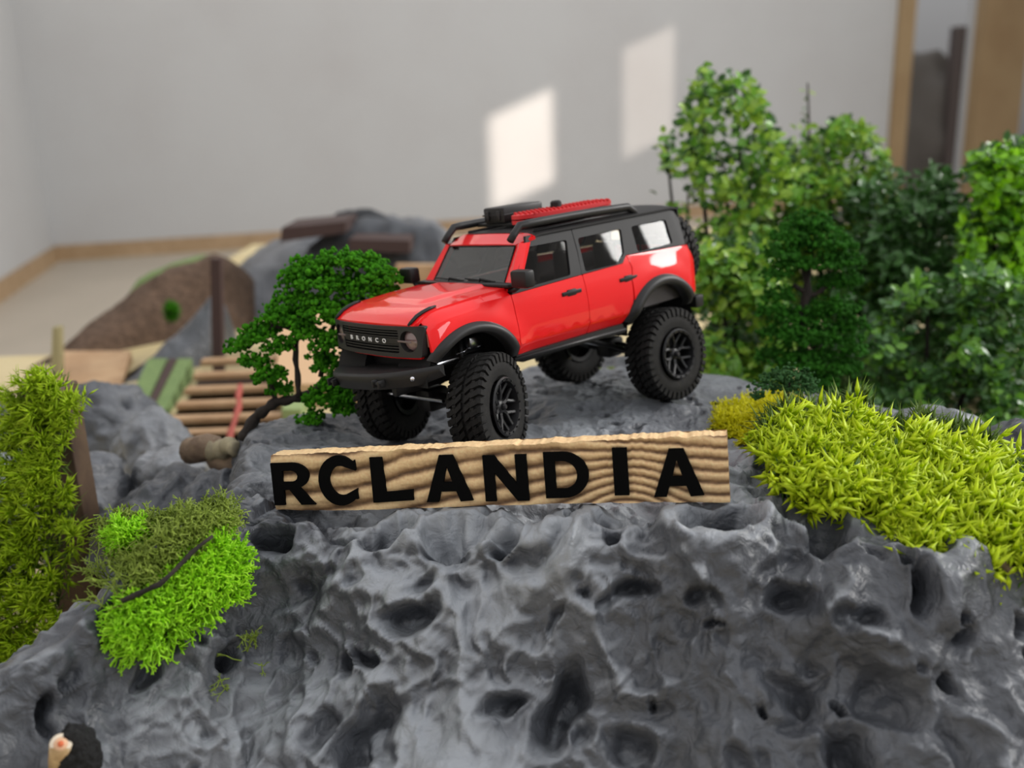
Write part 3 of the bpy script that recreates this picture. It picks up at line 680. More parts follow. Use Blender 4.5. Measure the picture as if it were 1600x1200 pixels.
# --- front bumper (rides on the chassis, which leans against the body)
bf = lambda y: 180.5 - 21 * (abs(y) / 41.5) ** 3.0
RB = .078
bm_ = MB(); N_ = 40; Vb = []
for i in range(N_ + 1):
    y = -41.5 + 83 * i / N_; x = bf(y); e = max(abs(y) - 34, 0) / 7.5; zt = 5.7 + RB * y; lo = -2.4 + 2.6 * e + RB * y
    xi = 158 + 0 * y
    for px_, pz_ in ((xi - 1, zt - .3), (xi, zt), (x - 1.0, zt), (x, zt - 1.0), (x + .2, zt - 2.2), (x - .4, (zt + lo) / 2), (x - 2.2, lo + .3), (x - 3, lo), (max(xi - 1, x - 9), lo + .8)): Vb.append((px_, y, pz_))
k = 9
bm_.add(Vb, [(i * k + j, i * k + (j + 1) % k, (i + 1) * k + (j + 1) % k, (i + 1) * k + j) for i in range(N_) for j in range(k)] + [tuple(range(k)), tuple(N_ * k + j for j in reversed(range(k)))])
bo = bm_.build('front_bumper', M_blk2, truck, sc=MM, auto=35)
for s in (1, -1):
    y = 20 * s
    for dy in (-2.2, 2.2): MB().box((bf(y) - 1, y + dy - .6, -.5 + RB * y), (bf(y) + 3.2, y + dy + .6, 3.2 + RB * y), .5).build('tow_hook', M_blk, bo, sc=MM, auto=40)
    MB().tube([(bf(y) + 1.6, y - 3.6, 1.4 + RB * y), (bf(y) + 1.6, y + 3.6, 1.4 + RB * y)], .8, 8).build('hook_pin', M_blk, bo, sc=MM)
    y = 33.5 * s; o = MB().lathe([(.01, .8), (.9, .5), (1.25, 0), (1.3, -1)], 14, 'z').build('fog_lamp', M_chrome, bo, sc=MM, smooth=True); o.location = Vector((bf(y) + .2, y, 1.6 + RB * y)) * MM; o.rotation_euler = (0, PI / 2, s * .6)
# rear bumper
rb = MB(); rb.box((-42, -38, -2.6), (-34.5, 38, 4.6), .9); rb.build('rear_bumper', M_blk, truck, sc=MM, auto=40)
# --- roof rails and cross bars
for s, nm in ((1, 1), (-1, 1)):
    yy = 26.5
    P4 = [onY(797, 377, yy), onY(803, 366, yy), onY(812, 352, yy)]; Q4 = [onY(980, 323, yy), onY(990, 330, yy), onY(994, 337, yy)]
    pts = [(p.x, s * yy, p.z) for p in P4]; a, b = P4[-1], Q4[0]
    pts += [(a.x + (b.x - a.x) * t, s * (yy + .8), a.z + (b.z - a.z) * t + .5 * math.sin(t * PI)) for t in (.06, .2, .4, .6, .8, .95)] + [(p.x, s * yy, p.z) for p in Q4]
    m = MB().tube(pts, [1.9, 1.9, 2.0] + [2.15] * 6 + [2.1, 2.0, 1.9], 10); m.build('roof_rail', M_blk2, truck, sc=MM, smooth=True)
    MB().tube([(78, s * 26, 58.6), (40, s * 27, 59.4), (2, s * 26, 59.0)], .9, 8).build('rail_base', M_blk2, truck, sc=MM, smooth=True)
for x in (70, 42, 14): MB().box((x - 1.6, -26.5, 60.6), (x + 1.6, 26.5, 62.4), .5).build('cross_bar', M_blk, truck, sc=MM, auto=40)
# red traction boards with studs, lashed on the rack; black case beside them
a = onY(803, 336, 12); b = onY(950, 321, 12)
xa, xb = a.x, b.x; zc = (a.z + b.z) / 2
print('board', xa, xb, a.z, b.z)
def board(z0, z1, nm):
    n = 40; ol = []
    L = (xa - xb) / 2; cx = (xa + xb) / 2
    for i in range(n):
        t = 2 * PI * i / n; c, s_ = math.cos(t), math.sin(t); ol.append((cx + L * math.copysign(abs(c) ** .85, c), 12 + 10.5 * math.copysign(abs(s_) ** .85, s_)))
    m = MB().prism(ol, z0, z1)
    return m.build(nm, M_redpl, truck, sc=MM, auto=40), cx, L
tb, cx, L = board(zc - 3.2, zc - 1.2, 'traction_board'); tb2, cx, L = board(zc - .6, zc + 1.4, 'traction_board')
MB().box((cx - L * .8, 5, zc - 1.4), (cx + L * .8, 19, zc - .4)).build('spacer', M_redpl, tb, sc=MM)
st = MB()
for i in range(22):
    for j in range(5):
        x = cx - L * .86 + i * L * 1.72 / 21; y = 4.2 + j * 3.9
        if abs(x - cx) > L * .78 and j in (0, 4): continue
        st.box((x - .55, y - .55, zc + 1.3), (x + .55, y + .55, zc + 2.5))
st.build('stud', M_redpl, tb2, sc=MM)['kind'] = 'stuff'
MB().lathe([(.01, 4.6), (2.2, 4.4), (3.0, 3.6), (3.2, .5), (2.2, 0)], 16, 'z').build('lashing_knob', M_blk, truck, sc=MM, auto=40).location = Vector((cx + 3, 10, zc + 1.2)) * MM
a = onY(763, 342, -6); b = onY(838, 318, -14)
print('case', a, b)
cs = MB().box((44, -18, 62.2), (73, -1, 70.8), 1.2); co = cs.build('roof_case', M_blk, truck, sc=MM, auto=40)
for y in (-14, -5): MB().box((72.4, y - 1.3, 64.0), (74.0, y + 1.3, 69), .4).build('latch', M_blk2, co, sc=MM, auto=40)
MB().box((43.6, -18.4, 66.4), (73.4, -.6, 67.2), .2).build('lid_seam', M_blk2, co, sc=MM)
# --- interior
it = MB().box((-26, -30, 6), (100, 30, 24)).box((84, -31, 24), (102, 31, 33.5), 1.5); it.box((-26, 33.2, 6), (100, 34.2, 33)).box((-26, -34.2, 6), (100, -33.2, 33)).build('interior_tub', M_gray, truck, sc=MM, auto=40)
for x in (52, 20):
    for y in (-15, 15):
        so_ = MB().box((x - 4, y - 8, 22), (x + 14, y + 8, 28), 2).box((x - 7, y - 7.5, 26), (x - 2, y + 7.5, 44), 2).box((x - 6.5, y - 4, 44.5), (x - 3, y + 4, 49), 1.2); so_.build('seat', M_gray, truck, sc=MM, auto=50)
swh = MB(); swh.tube([(82 - 1.5 * math.sin(t * PI / 8), 15 + 6 * math.cos(t * PI / 8), 34 + 6 * math.sin(t * PI / 8)) for t in range(17)], .6, 6, cap=False); swh.build('steering_wheel', M_blk, truck, sc=MM, smooth=True)
MB().tube([(-8, 20, 24), (-12, 20, 52)], .8, 6).tube([(50, -20, 24), (47, -20, 53)], .8, 6).tube([(50, 20, 24), (47, 20, 53)], .8, 6).build('roll_bar', M_blk, truck, sc=MM)
# --- chassis, axles, links
ch = MB().box((-34, 8, -8), (165, 12, -2), .6).box((-34, -12, -8), (165, -8, -2), .6).box((40, -14, -10), (85, 14, 4), 1.5).box((-30, -26, 3), (104, 26, 8)).box((104, -16, 4), (158, 16, 22), 1).box((150, -14, -4), (166, 14, 4), 1); cho = ch.build('chassis', M_blk, truck, sc=MM, auto=40)
for nm, (l, r_) in {'front_axle': ('FL', 'FR'), 'rear_axle': ('RL', 'RR')}.items():
    a, b = WHEELS[l], WHEELS[r_]; mid = (a + b) / 2 + Vector((0, -5, 0))
    ax = MB().tube([a.lerp(b, .1), b.lerp(a, .1)], 3.4, 12); ax.box(mid - Vector((7, 6, 6)), mid + Vector((7, 6, 6)), 2.5); axo = ax.build(nm, M_blk, truck, sc=MM, auto=40)
    for e, s in ((a, 1), (b, -1)):
        q = e.lerp(b if e is a else a, .22); tp = Vector((q.x - 3, s * 20, 14))
        m = MB().tube([q + Vector((0, 0, 2)), q.lerp(tp, .5)], 2.8, 10).tube([q.lerp(tp, .45), tp], 1.5, 8); m.build('shock_absorber', M_blk, axo, sc=MM, smooth=True)
        sp = MB(); sp.tube([q.lerp(tp, .1 + .75 * t / 60) + Vector((3.2 * math.cos(t * .7), 3.2 * math.sin(t * .7), 0)) for t in range(61)], .35, 5); sp.build('spring', M_chrome, axo, sc=MM, smooth=True)
        x2 = 85 if l == 'FL' else 40; MB().tube([q + Vector((0, 0, -2)), Vector((x2, s * 12, -6))], 1.5, 8).build('link_arm', M_blk, axo, sc=MM)
MB().tube([(118, -8, -2), (60, 0, -4)], 1.8, 8).tube([(12, 0, -16), (42, 0, -6)], 1.8, 8).build('drive_shaft', M_chrome, cho, sc=MM)
MB().box((120, 20, 8), (128, 26, 14), .8).box((136, 22, 4), (150, 27, 6.5), .8).build('servo_bracket', M_chrome, cho, sc=MM, auto=40)
MB().tube([(150, -30, -14), (150, 28, -12)], 1.0, 8).build('steering_rod', M_chrome, cho, sc=MM)
# --- wheels
R_T = 26.6
def tyre_mesh():
    m = MB(); m.lathe([(13.2, -8.2), (14.2, -9.6), (17.5, -10.6), (21.5, -10.6), (23.8, -9.6), (24.9, -7.6), (25.0, 0), (24.9, 7.6), (23.8, 9.6), (21.5, 10.6), (17.5, 10.6), (15.2, 10.2), (14.4, 9.3), (13.2, 8.2)], 72, 'y')
    n = 38
    def lug(t, y0, y1, dt, r0, r1, sk, r1b=None):
        V = []
        for r, k in ((r0, 1.1), (r1, .9)):
            for yy, tt in ((y0, -1), (y0, 1), (y1, 1), (y1, -1)):
                a = t + tt * dt * k + (sk if yy == y1 else 0); rr = (r1b if (r1b and r == r1 and yy == y1) else r)
                V.append((rr * math.cos(a), yy, rr * math.sin(a)))
        m.add(V, [(0, 1, 5, 4), (1, 2, 6, 5), (2, 3, 7, 6), (3, 0, 4, 7), (4, 5, 6, 7)])
    for i in range(n):
        t = 2 * PI * i / n; w = PI / n
        for s in (-1, 1):
            o_ = 0 if s > 0 else w
            lug(t + o_, s * 1.0, s * 5.2, w * .66, 24.9, 26.6, s * w * 1.3)
            lug(t + o_ + w, s * 5.0, s * 10.0, w * .66, 24.7, 26.7, s * w * .9, 26.0)
            # shoulder block running down the sidewall
            a = t + o_ + w + s * w * .9; V = []
            for r, yy in ((26.3, 9.2), (25.4, 11.1), (21.8, 11.5), (21.6, 10.4), (24.2, 9.2)):
                for dt in (-w * .62, w * .62): V.append((r * math.cos(a + dt), s * yy, r * math.sin(a + dt)))
            m.add(V, [(0, 1, 3, 2), (2, 3, 5, 4), (4, 5, 7, 6), (6, 7, 9, 8), (8, 9, 1, 0), (0, 2, 4, 6, 8), (1, 3, 5, 7, 9)])
            lug(t + o_, s * 4.6, s * 6.8, w * .42, 24.4, 26.2, 0)
    m.V = [(a, b * .81, c) for a, b, c in m.V]
    return m
def rim_mesh():
    m = MB(); m.lathe([(13.3, 8.0), (14.3, 9.6), (13.6, 10.3), (12.3, 10.0), (11.8, 8.2), (11.3, 3.0), (10.8, -8), (13.2, -8.4)], 48, 'y')
    return m
def spoke_mesh():
    m = MB(); m.lathe([(.01, 7.2), (2.2, 7.2), (3.6, 6.2), (4.2, 4.2), (4.4, 2.5)], 24, 'y')
    for i in range(6):
        a = 2 * PI * i / 6; c = lambda r, da, y: (r * math.cos(a + da), y, r * math.sin(a + da))
        m.tube([c(3.2, 0, 5.4), c(6.4, 0, 6.0)], [1.5, 1.3], 6)
        m.tube([c(6.0, 0, 6.0), c(9.0, .22, 6.8), c(11.9, .30, 7.6)], [1.2, 1.05, 1.1], 6)
        m.tube([c(6.0, 0, 6.0), c(9.0, -.22, 6.8), c(11.9, -.30, 7.6)], [1.2, 1.05, 1.1], 6)
    for i in range(18):
        a = 2 * PI * i / 18; x, z = 12.9 * math.cos(a), 12.9 * math.sin(a); m.tube([(x, 9.6, z), (x, 10.7, z)], .45, 6)
    return m
def spoke_dark():
    return MB().lathe([(.01, 1.2), (11.2, 1.2)], 32, 'y')  # flat near-black disc behind the spokes
ty0 = rm0 = sp0 = None
def wheel(c, q, sy):
    global ty0, rm0, sp0, nut0, dk0
    if ty0 is None:
        ty = ty0 = tyre_mesh().build('tyre', M_rub, truck, sc=MM, auto=30); rm0 = rim_mesh().build('rim', M_rim, ty, sc=MM, auto=40); sp0 = spoke_mesh().build('spokes', M_rim, ty, sc=MM, auto=50); dk0 = spoke_dark().build('dark_disc', M_gap, ty, sc=MM)
        nut0 = MB().lathe([(.01, 9.2), (1.1, 9.2), (1.6, 8.4), (1.7, 7.0)], 8, 'y').build('hub_nut', M_chrome if False else M_blk2, ty, sc=MM)
    else:
        ty = copyobj(ty0, truck)
        for o in (rm0, sp0, dk0, nut0): copyobj(o, ty)
    ty.rotation_mode = 'QUATERNION'; ty.location = Vector(c) * MM; ty.rotation_quaternion = q
    return ty
ST = math.radians(23)
# local +y is the outer face of the wheel
for k_, c in WHEELS.items():
    z = (ST if k_[0] == 'F' else 0) + (0 if k_[1] == 'L' else PI)
    roll = Quaternion((1, 0, 0), .075) if k_[0] == 'R' else Quaternion((1, 0, 0), .06)
    wheel(c, roll @ Quaternion((0, 0, 1), z) @ Quaternion((0, 1, 0), RS.uniform(0, 1)), 1)
wheel(Vector((-47.5, 1, 27)), Quaternion((0, 0, 1), PI / 2), 1)
MB().box((-44, -6, 26), (-37, 8, 40), 1).build('spare_carrier', M_blk, truck, sc=MM, auto=40)
#==SIGN==
# ---------------------------------------------------------------- wooden sign
SH = .0258; STH = .0105
MS = Matrix((sdir, sbk, sup)).transposed().to_4x4(); MS.translation = SB_L
def sgn_uv(px, py):
    r = wray(px, py); k = (SB_L - CAM).dot(sbk) / r.dot(sbk); p = CAM + r * k - SB_L; return p.dot(sdir), p.dot(sup)
hL = sgn_uv(427, 712)[1]; hR = sgn_uv(1139, 680)[1]; print('sign', SLEN, hL, hR)
sign = empty('wooden_sign'); sign.matrix_world = MS; tag(sign, 'rough pine board sign with black letters propped on the rock before the truck', 'sign')
nu, nv = 420, 46
U, Vv = np.meshgrid(np.linspace(0, 1, nu), np.linspace(0, 1, nv))
hh = hL + (hR - hL) * U; x = U * SLEN; z = Vv * hh
fl = lambda a, s, sc, o=3: fbm(np.c_[a.ravel(), s.ravel(), 0 * a.ravel()], sc, o, 91).reshape(a.shape)
ph = z / hh * (3.3 + 1.6 * ss(.5, 1, U)) + 1.9 * np.sin(U * 3.2 + 2.2) * (1 - Vv * .3) + 1.3 * fl(x, z * 1.2, .07, 2) + .9 * np.exp(-((U - .80) / .09) ** 2) * (Vv - .9) * 3
gv = (ph % 1.0); gv = np.minimum(gv / .68, (1 - gv) / .32); gv = np.clip(gv * 1.25 + .22 * fl(x * .15, z, .0011, 2), 0, 1) ** .8
yoff = .0011 * (1 - gv) + .0001 * fl(x, z, .006)
edge_t = .0006 * fl(x, x * 0, .006) + .0005 * fl(x, x * 0 + 5, .0018)
Pf = np.stack([x, yoff, z + Vv * edge_t + (1 - Vv) * (.0005 * fl(x, x * 0 + 9, .012) - .0006 * np.sin(U * 7))], -1)
Pb = Pf.copy(); Pb[..., 1] = STH
top_b = Pf[-1].copy(); top_b[:, 1] = STH; top_b[:, 2] += .0003
Vs = np.concatenate([Pf.reshape(-1, 3)]); ix = np.arange(nu * nv).reshape(nv, nu)
Fs = np.stack([ix[:-1, :-1], ix[:-1, 1:], ix[1:, 1:], ix[1:, :-1]], -1).reshape(-1, 4)
# top, bottom, ends as strips with their own roughness
def strip(A, B, k, amp, seed):
    out = []; 
    for i in range(k + 1):
        t = i / k; Q = A * (1 - t) + B * t
        if 0 < i < k: Q = Q + amp * vnoise(Q * 1.0 + seed, .0012, seed)[:, None] * np.array([[.3, 0, 1]])
        out.append(Q)
    G_ = np.stack(out); n_ = G_.shape[1]; j = np.arange(n_ * (k + 1)).reshape(k + 1, n_)
    return G_.reshape(-1, 3), np.stack([j[:-1, :-1], j[:-1, 1:], j[1:, 1:], j[1:, :-1]], -1).reshape(-1, 4)
parts_ = [(Vs, Fs)]
parts_.append(strip(Pf[-1], top_b, 8, .0004, 3)); bb = Pf[0].copy(); bb[:, 1] = STH; parts_.append(strip(bb, Pf[0], 3, .0003, 4))
for col, sd_ in ((0, 5), (-1, 6)):
    e0 = Pf[:, col].copy(); e1 = e0.copy(); e1[:, 1] = STH; parts_.append(strip(e0, e1, 5, .0006, sd_))
parts_.append(strip(bb[[0, -1]], np.stack([top_b[0], top_b[-1]]), 1, 0, 1))
off = 0; VV = []; FF = []; GC = []
for i, (v_, f_) in enumerate(parts_):
    VV.append(v_); FF.append(f_ + off); off += len(v_); GC.append(gv.ravel() if i == 0 else np.full(len(v_), 1.0 if i == 1 else .35))
VV = np.concatenate(VV); FF = np.concatenate(FF); GC = np.concatenate(GC)
def woodgrain():
    m = mat('rough_pine', (.5, .3, .14), .62); nt = m.node_tree; b = nt.nodes['Principled BSDF']; L = nt.links; N = nt.nodes.new
    a = N('ShaderNodeAttribute'); a.attribute_name = 'grain'; r = N('ShaderNodeValToRGB'); e = r.color_ramp.elements
    e[0].position = 0; e[0].color = (.085, .042, .017, 1); e[1].position = 1; e[1].color = (.78, .55, .29, 1); x_ = e.new(.35); x_.color = (.24, .135, .06, 1); x_ = e.new(.62); x_.color = (.52, .34, .17, 1)
    L.new(a.outputs['Fac'], r.inputs[0]); tc = N('ShaderNodeTexCoord'); n = N('ShaderNodeTexNoise'); n.inputs['Scale'].default_value = 700; n.inputs['Detail'].default_value = 4
    L.new(tc.outputs['Object'], n.inputs['Vector']); mx = N('ShaderNodeMixRGB'); mx.blend_type = 'OVERLAY'; mx.inputs[0].default_value = .4; L.new(r.outputs[0], mx.inputs[1]); L.new(n.outputs['Fac'], mx.inputs[2]); L.new(mx.outputs[0], b.inputs['Base Color'])
    bp = N('ShaderNodeBump'); bp.inputs['Strength'].default_value = .5; bp.inputs['Distance'].default_value = .0004; L.new(n.outputs['Fac'], bp.inputs['Height']); L.new(bp.outputs[0], b.inputs['Normal']); return m
bo_ = bigmesh('board', VV, FF, woodgrain(), sign, smooth=True)
at_ = bo_.data.attributes.new('grain', 'FLOAT', 'POINT'); at_.data.foreach_set('value', GC.astype(np.float32))
def arcp(cx, cy, rx, ry, t0, t1, n=14): return [(cx + rx * math.cos(math.radians(t0 + (t1 - t0) * i / n)), cy + ry * math.sin(math.radians(t0 + (t1 - t0) * i / n))) for i in range(n + 1)]
GL = {'R': ([(0, 0), (.26, 0), (.26, .36), (.40, .36), (.66, 0), (1, 0), (.66, .40)] + arcp(.50, .69, .40, .31, -62, 90, 12) + [(0, 1)], [[(.26, .55), (.26, .81), (.48, .81)] + arcp(.48, .68, .15, .13, 90, -90, 6)[1:]]),
      'C': (arcp(.56, .5, .56, .53, 48, 312, 22) + [(1.0, .10), (1.0, .33)] + arcp(.60, .5, .31, .31, -62, -298, 18)[::1] + [(1.0, .70), (1.0, .93)], []),
      'L': ([(0, 0), (1, .04), (1, .27), (.34, .23), (.30, 1), (0, 1)], []),
      'A': ([(0, 0), (.27, 0), (.34, .22), (.68, .22), (.76, 0), (1.04, .02), (.66, 1), (.36, 1)], [[(.41, .42), (.51, .76), (.61, .42)]]),
      'N': ([(0, 0), (.25, 0), (.25, .62), (.74, 0), (1, 0), (1, 1), (.74, 1), (.74, .38), (.26, 1), (0, 1)], []),
      'D': ([(0, 0), (.42, 0)] + arcp(.42, .5, .58, .5, -90, 90, 18)[1:-1] + [(.42, 1), (0, 1)], [[(.25, .2), (.25, .8), (.42, .8)] + arcp(.42, .5, .32, .3, 90, -90, 12)[1:-1] + [(.42, .2)]]),
      'I': ([(0, 0), (1, 0), (1, 1), (0, 1)], [])}
for ch, xa_, xb_, yt_, yb_ in (('R', 431, 495, 722, 788), ('C', 503, 562, 713, 787), ('L', 585, 648, 713, 784), ('A', 668, 738, 710, 783), ('N', 760, 828, 710, 782), ('D', 854, 923, 705, 777), ('I', 961, 984, 699, 773), ('A', 1022, 1098, 700, 775)):
    u0, v0 = sgn_uv(xa_, yb_); u1, _ = sgn_uv(xb_, yb_); _, v1 = sgn_uv((xa_ + xb_) / 2, yt_); uc, v0 = sgn_uv((xa_ + xb_) / 2, yb_)
    ol, hs = GL[ch]; f = lambda u, v: (u0 + (u1 - u0) * u, -.0012, v0 + (v1 - v0) * v)
    panel(MB(), ol, f, lambda u, v: (0, .0016, 0), holes=hs, step=.25).build('letter', M_letter, sign)
#==PLANTS==
# ---------------------------------------------------------------- plant builders (numpy)
def unit(v): return v / (np.linalg.norm(v, axis=-1, keepdims=True) + 1e-12)
def frames(D):
    a = unit(np.cross(D, np.where(np.abs(D[:, 2:3]) < .9, [[0, 0, 1.]], [[1., 0, 0]]))); return a, np.cross(D, a)
def segmesh(P0, P1, r0, r1, k=3):
    D = unit(P1 - P0); a, b = frames(D); n = len(P0); V = np.empty((n, 2 * k, 3)); r0 = np.broadcast_to(r0, n)[:, None]; r1 = np.broadcast_to(r1, n)[:, None]
    for j in range(k):
        t = 2 * PI * j / k; o = a * math.cos(t) + b * math.sin(t); V[:, j] = P0 + o * r0; V[:, k + j] = P1 + o * r1
    T = np.array([(j, (j + 1) % k, k + (j + 1) % k, k + j) for j in range(k)]); F = (np.arange(n)[:, None, None] * 2 * k + T[None]).reshape(-1, 4); return V.reshape(-1, 3), F
def needles(P0, P1, w):
    D = unit(P1 - P0); a, b = frames(D); n = len(P0); w = np.broadcast_to(w, n)[:, None]; M_ = P0 * .6 + P1 * .4; V = np.empty((n, 5, 3))
    V[:, 0] = P0; V[:, 1] = M_ + a * w; V[:, 2] = M_ + b * w * .45; V[:, 3] = M_ - a * w; V[:, 4] = P1
    T = np.array([(0, 1, 2), (0, 2, 3), (1, 4, 2), (2, 4, 3), (0, 3, 1), (1, 3, 4)]); return V.reshape(-1, 3), (np.arange(n)[:, None, None] * 5 + T[None]).reshape(-1, 3)
def leaves(C, L, wr, seed, up=.5, face=None):
    """oval leaves folded on the midrib"""
    rs = np.random.RandomState(seed); n = len(C); D = rs.normal(size=(n, 3)); D[:, 2] = D[:, 2] * .6 + .1; D = unit(D)
    Nn = rs.normal(size=(n, 3)) + np.array([0, -.7, up * 2]); Nn = unit(Nn - D * (Nn * D).sum(1, keepdims=True)); S = np.cross(D, Nn); L = np.broadcast_to(L, n)[:, None]; w = L * wr
    V = np.empty((n, 8, 3)); bend = Nn * L * .12
    V[:, 0] = C; V[:, 1] = C + D * L * .3 + S * w * .42 + bend; V[:, 2] = C + D * L * .3 - S * w * .42 + bend; V[:, 3] = C + D * L * .68 + S * w * .40 + bend * .6; V[:, 4] = C + D * L * .68 - S * w * .40 + bend * .6
    V[:, 5] = C + D * L - bend * .6; V[:, 6] = C + D * L * .3; V[:, 7] = C + D * L * .68
    T = np.array([(0, 1, 6), (0, 6, 2), (6, 1, 3), (6, 3, 7), (6, 7, 4), (6, 4, 2), (7, 3, 5), (7, 5, 4)]); return V.reshape(-1, 3), (np.arange(n)[:, None, None] * 8 + T[None]).reshape(-1, 3)
def lichen(roots, dirs, L, r, levels, seed, spread=.75, kids=2):
    rs = np.random.RandomState(seed); P0 = roots; D = unit(dirs); A = []; Ls = np.full(len(P0), L) * rs.uniform(.7, 1.2, len(P0)); rad = r
    for lv in range(levels):
        P1 = P0 + D * Ls[:, None]; A.append((P0, P1, rad, rad * .85)); P0 = np.repeat(P1, kids, 0); D = np.repeat(D, kids, 0); Ls = np.repeat(Ls, kids) * .72 * rs.uniform(.7, 1.2, len(D))
        D = unit(D + spread * unit(rs.normal(size=D.shape))); rad *= .85
    V = []; F = []; o = 0
    for a in A:
        v, f = segmesh(*a); V.append(v); F.append(f + o); o += len(v)
    return np.concatenate(V), np.concatenate(F)
def polysample(poly, n, rs):
    xs_ = [p[0] for p in poly]; ys_ = [p[1] for p in poly]; out = []
    while len(out) < n:
        p = (rs.uniform(min(xs_), max(xs_)), rs.uniform(min(ys_), max(ys_)))
        if inpoly(p, poly): out.append(p)
    return out
def edgedist(p, poly):
    best = 1e9; p = Vector(p)
    for i in range(len(poly)):
        a = Vector(poly[i]); b = Vector(poly[(i + 1) % len(poly)]); t = max(0, min(1, (p - a).dot(b - a) / (b - a).length_squared)); best = min(best, (a.lerp(b, t) - p).length)
    return best
def twig(name, pxpts, r, m, parent=None, n=7, seed=0, smooth=True, wob=.22):
    """bent branch through (px, py, depth) points"""
    P_ = [at(*p) for p in pxpts]; Q = []; rr = []
    for i in range(len(P_) - 1):
        for k in range(5): t = k / 5; Q.append(P_[i].lerp(P_[i + 1], t)); rr.append(r[0] + (r[1] - r[0]) * (i + t) / (len(P_) - 1))
    Q.append(P_[-1]); rr.append(r[1]); Q = [q + Vector((vnoise(np.array([q]), .012, seed)[0], vnoise(np.array([q]), .012, seed + 1)[0], vnoise(np.array([q]), .012, seed + 2)[0])) * r[0] * .9 for q in Q]
    rr = [a * (1 + wob * math.sin(i * 2.1 + seed)) for i, a in enumerate(rr)]
    return MB().tube(Q, rr, n).build(name, m, parent, smooth=smooth)
M_lime = leafmat('lime_fern', (.58, .78, .01), (.84, .96, .02), .5, .4)
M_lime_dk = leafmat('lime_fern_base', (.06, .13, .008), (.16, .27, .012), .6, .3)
M_moss_l = leafmat('lime_moss', (.42, .66, .01), (.70, .88, .02), .5, .4)
M_bright = leafmat('bright_reindeer_moss', (.34, .74, .012), (.52, .95, .03), .5, .2)
M_olive = leafmat('olive_moss', (.20, .28, .03), (.36, .48, .07), .6, .15)
M_yel = leafmat('yellow_moss', (.80, .78, .008), (.95, .92, .02), .5, .4)
M_tree = mat('dark_green_flock', (.014, .085, .003), .8, noise=(220, (.065, .28, .008), .35, .65), spec=.1)
M_tree2 = mat('deep_green_flock', (.014, .065, .006), .8, noise=(160, (.035, .16, .012), .35, .65), spec=.1)
M_trunk = mat('blackish_bark', (.010, .007, .005), .85, noise=(120, (.030, .02, .014), .4, .7), bump=(400, .6, .001))
M_bark = mat('brown_bark', (.13, .085, .06), .85, noise=(70, (.28, .2, .13), .35, .7), bump=(200, .8, .002))
M_plank_dk = mat('dark_brown_plank', (.07, .04, .025), .7, noise=(60, (.13, .08, .045), .35, .7))
# --- sprigs of needle leaves
def sprig_mesh(n, L, w, seed, m, flat=.5):
    rs = np.random.RandomState(seed); A = []; B = []
    for k in range(3):      # three short stalks, each with its whorl
        c0 = np.array([0, 0, 0.]); tip = unit(np.array([rs.normal() * .6, rs.normal() * .6, 1.0])) * L * (.55 + .3 * k)
        D = rs.normal(size=(n, 3)); D[:, 2] = np.abs(D[:, 2]) * flat + .25; D = unit(D)
        t = rs.uniform(.45, 1, n)[:, None]; base = tip * t; A.append(base); B.append(base + D * L * rs.uniform(.45, .95, n)[:, None])
        A.append(c0[None]); B.append(tip[None])
    A = np.concatenate(A); B = np.concatenate(B); V, F = needles(A, B, w)
    me = bpy.data.meshes.new('sprig'); me.from_pydata(V.tolist(), [], F.tolist()); me.materials.append(m); me.polygons.foreach_set('use_smooth', [True] * len(me.polygons)); return me
def put_sprigs(parent, pts, nrms, meshes, smin, smax, rs, name='sprig'):
    for p, n in zip(pts, nrms):
        o = bpy.data.objects.new(name, meshes[rs.randint(len(meshes))]); COL.objects.link(o); o.parent = parent
        o.rotation_mode = 'QUATERNION'; o.rotation_quaternion = Vector(n).to_track_quat('Z', 'Y') @ Quaternion((0, 0, 1), rs.uniform(0, 6.28)); o.location = Vector(p) - parent.location; o.scale = (rs.uniform(smin, smax),) * 3
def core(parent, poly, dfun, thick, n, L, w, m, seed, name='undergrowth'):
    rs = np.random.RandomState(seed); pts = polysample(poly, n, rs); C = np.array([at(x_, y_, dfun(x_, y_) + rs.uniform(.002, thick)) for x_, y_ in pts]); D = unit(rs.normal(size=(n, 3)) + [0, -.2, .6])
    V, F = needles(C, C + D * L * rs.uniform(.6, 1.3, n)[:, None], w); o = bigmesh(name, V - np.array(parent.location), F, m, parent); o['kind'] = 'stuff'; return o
# lime fern mat on the right
fern_poly = [(1190, 660), (1222, 632), (1290, 640), (1345, 618), (1372, 650), (1400, 672), (1440, 648), (1480, 668), (1555, 690), (1560, 735), (1605, 730), (1615, 860), (1585, 858), (1545, 868), (1500, 868), (1490, 850), (1430, 838), (1400, 822), (1390, 790), (1345, 765), (1290, 755), (1235, 750), (1205, 715)]
def fdep(x_, y_):
    lo = np.interp(x_, [1190, 1300, 1400, 1500, 1600], [755, 765, 830, 868, 868]); hi = np.interp(x_, [1190, 1300, 1400, 1500, 1600], [640, 625, 650, 670, 720])
    t = (lo - y_) / (lo - hi); return float(np.interp(x_, [1190, 1600], [.378, .352]) + .062 * t - .008 * math.sin(min(max(t, 0), 1) * PI))
frs = np.random.RandomState(21)
sm = [sprig_mesh(8, .0135, .0012, s, M_lime) for s in range(6)]; sm_dk = [sprig_mesh(8, .0105, .0007, s + 9, leafmat('shaded_fern', (.04, .13, .02), (.12, .26, .03), .5, .2)) for s in range(2)]
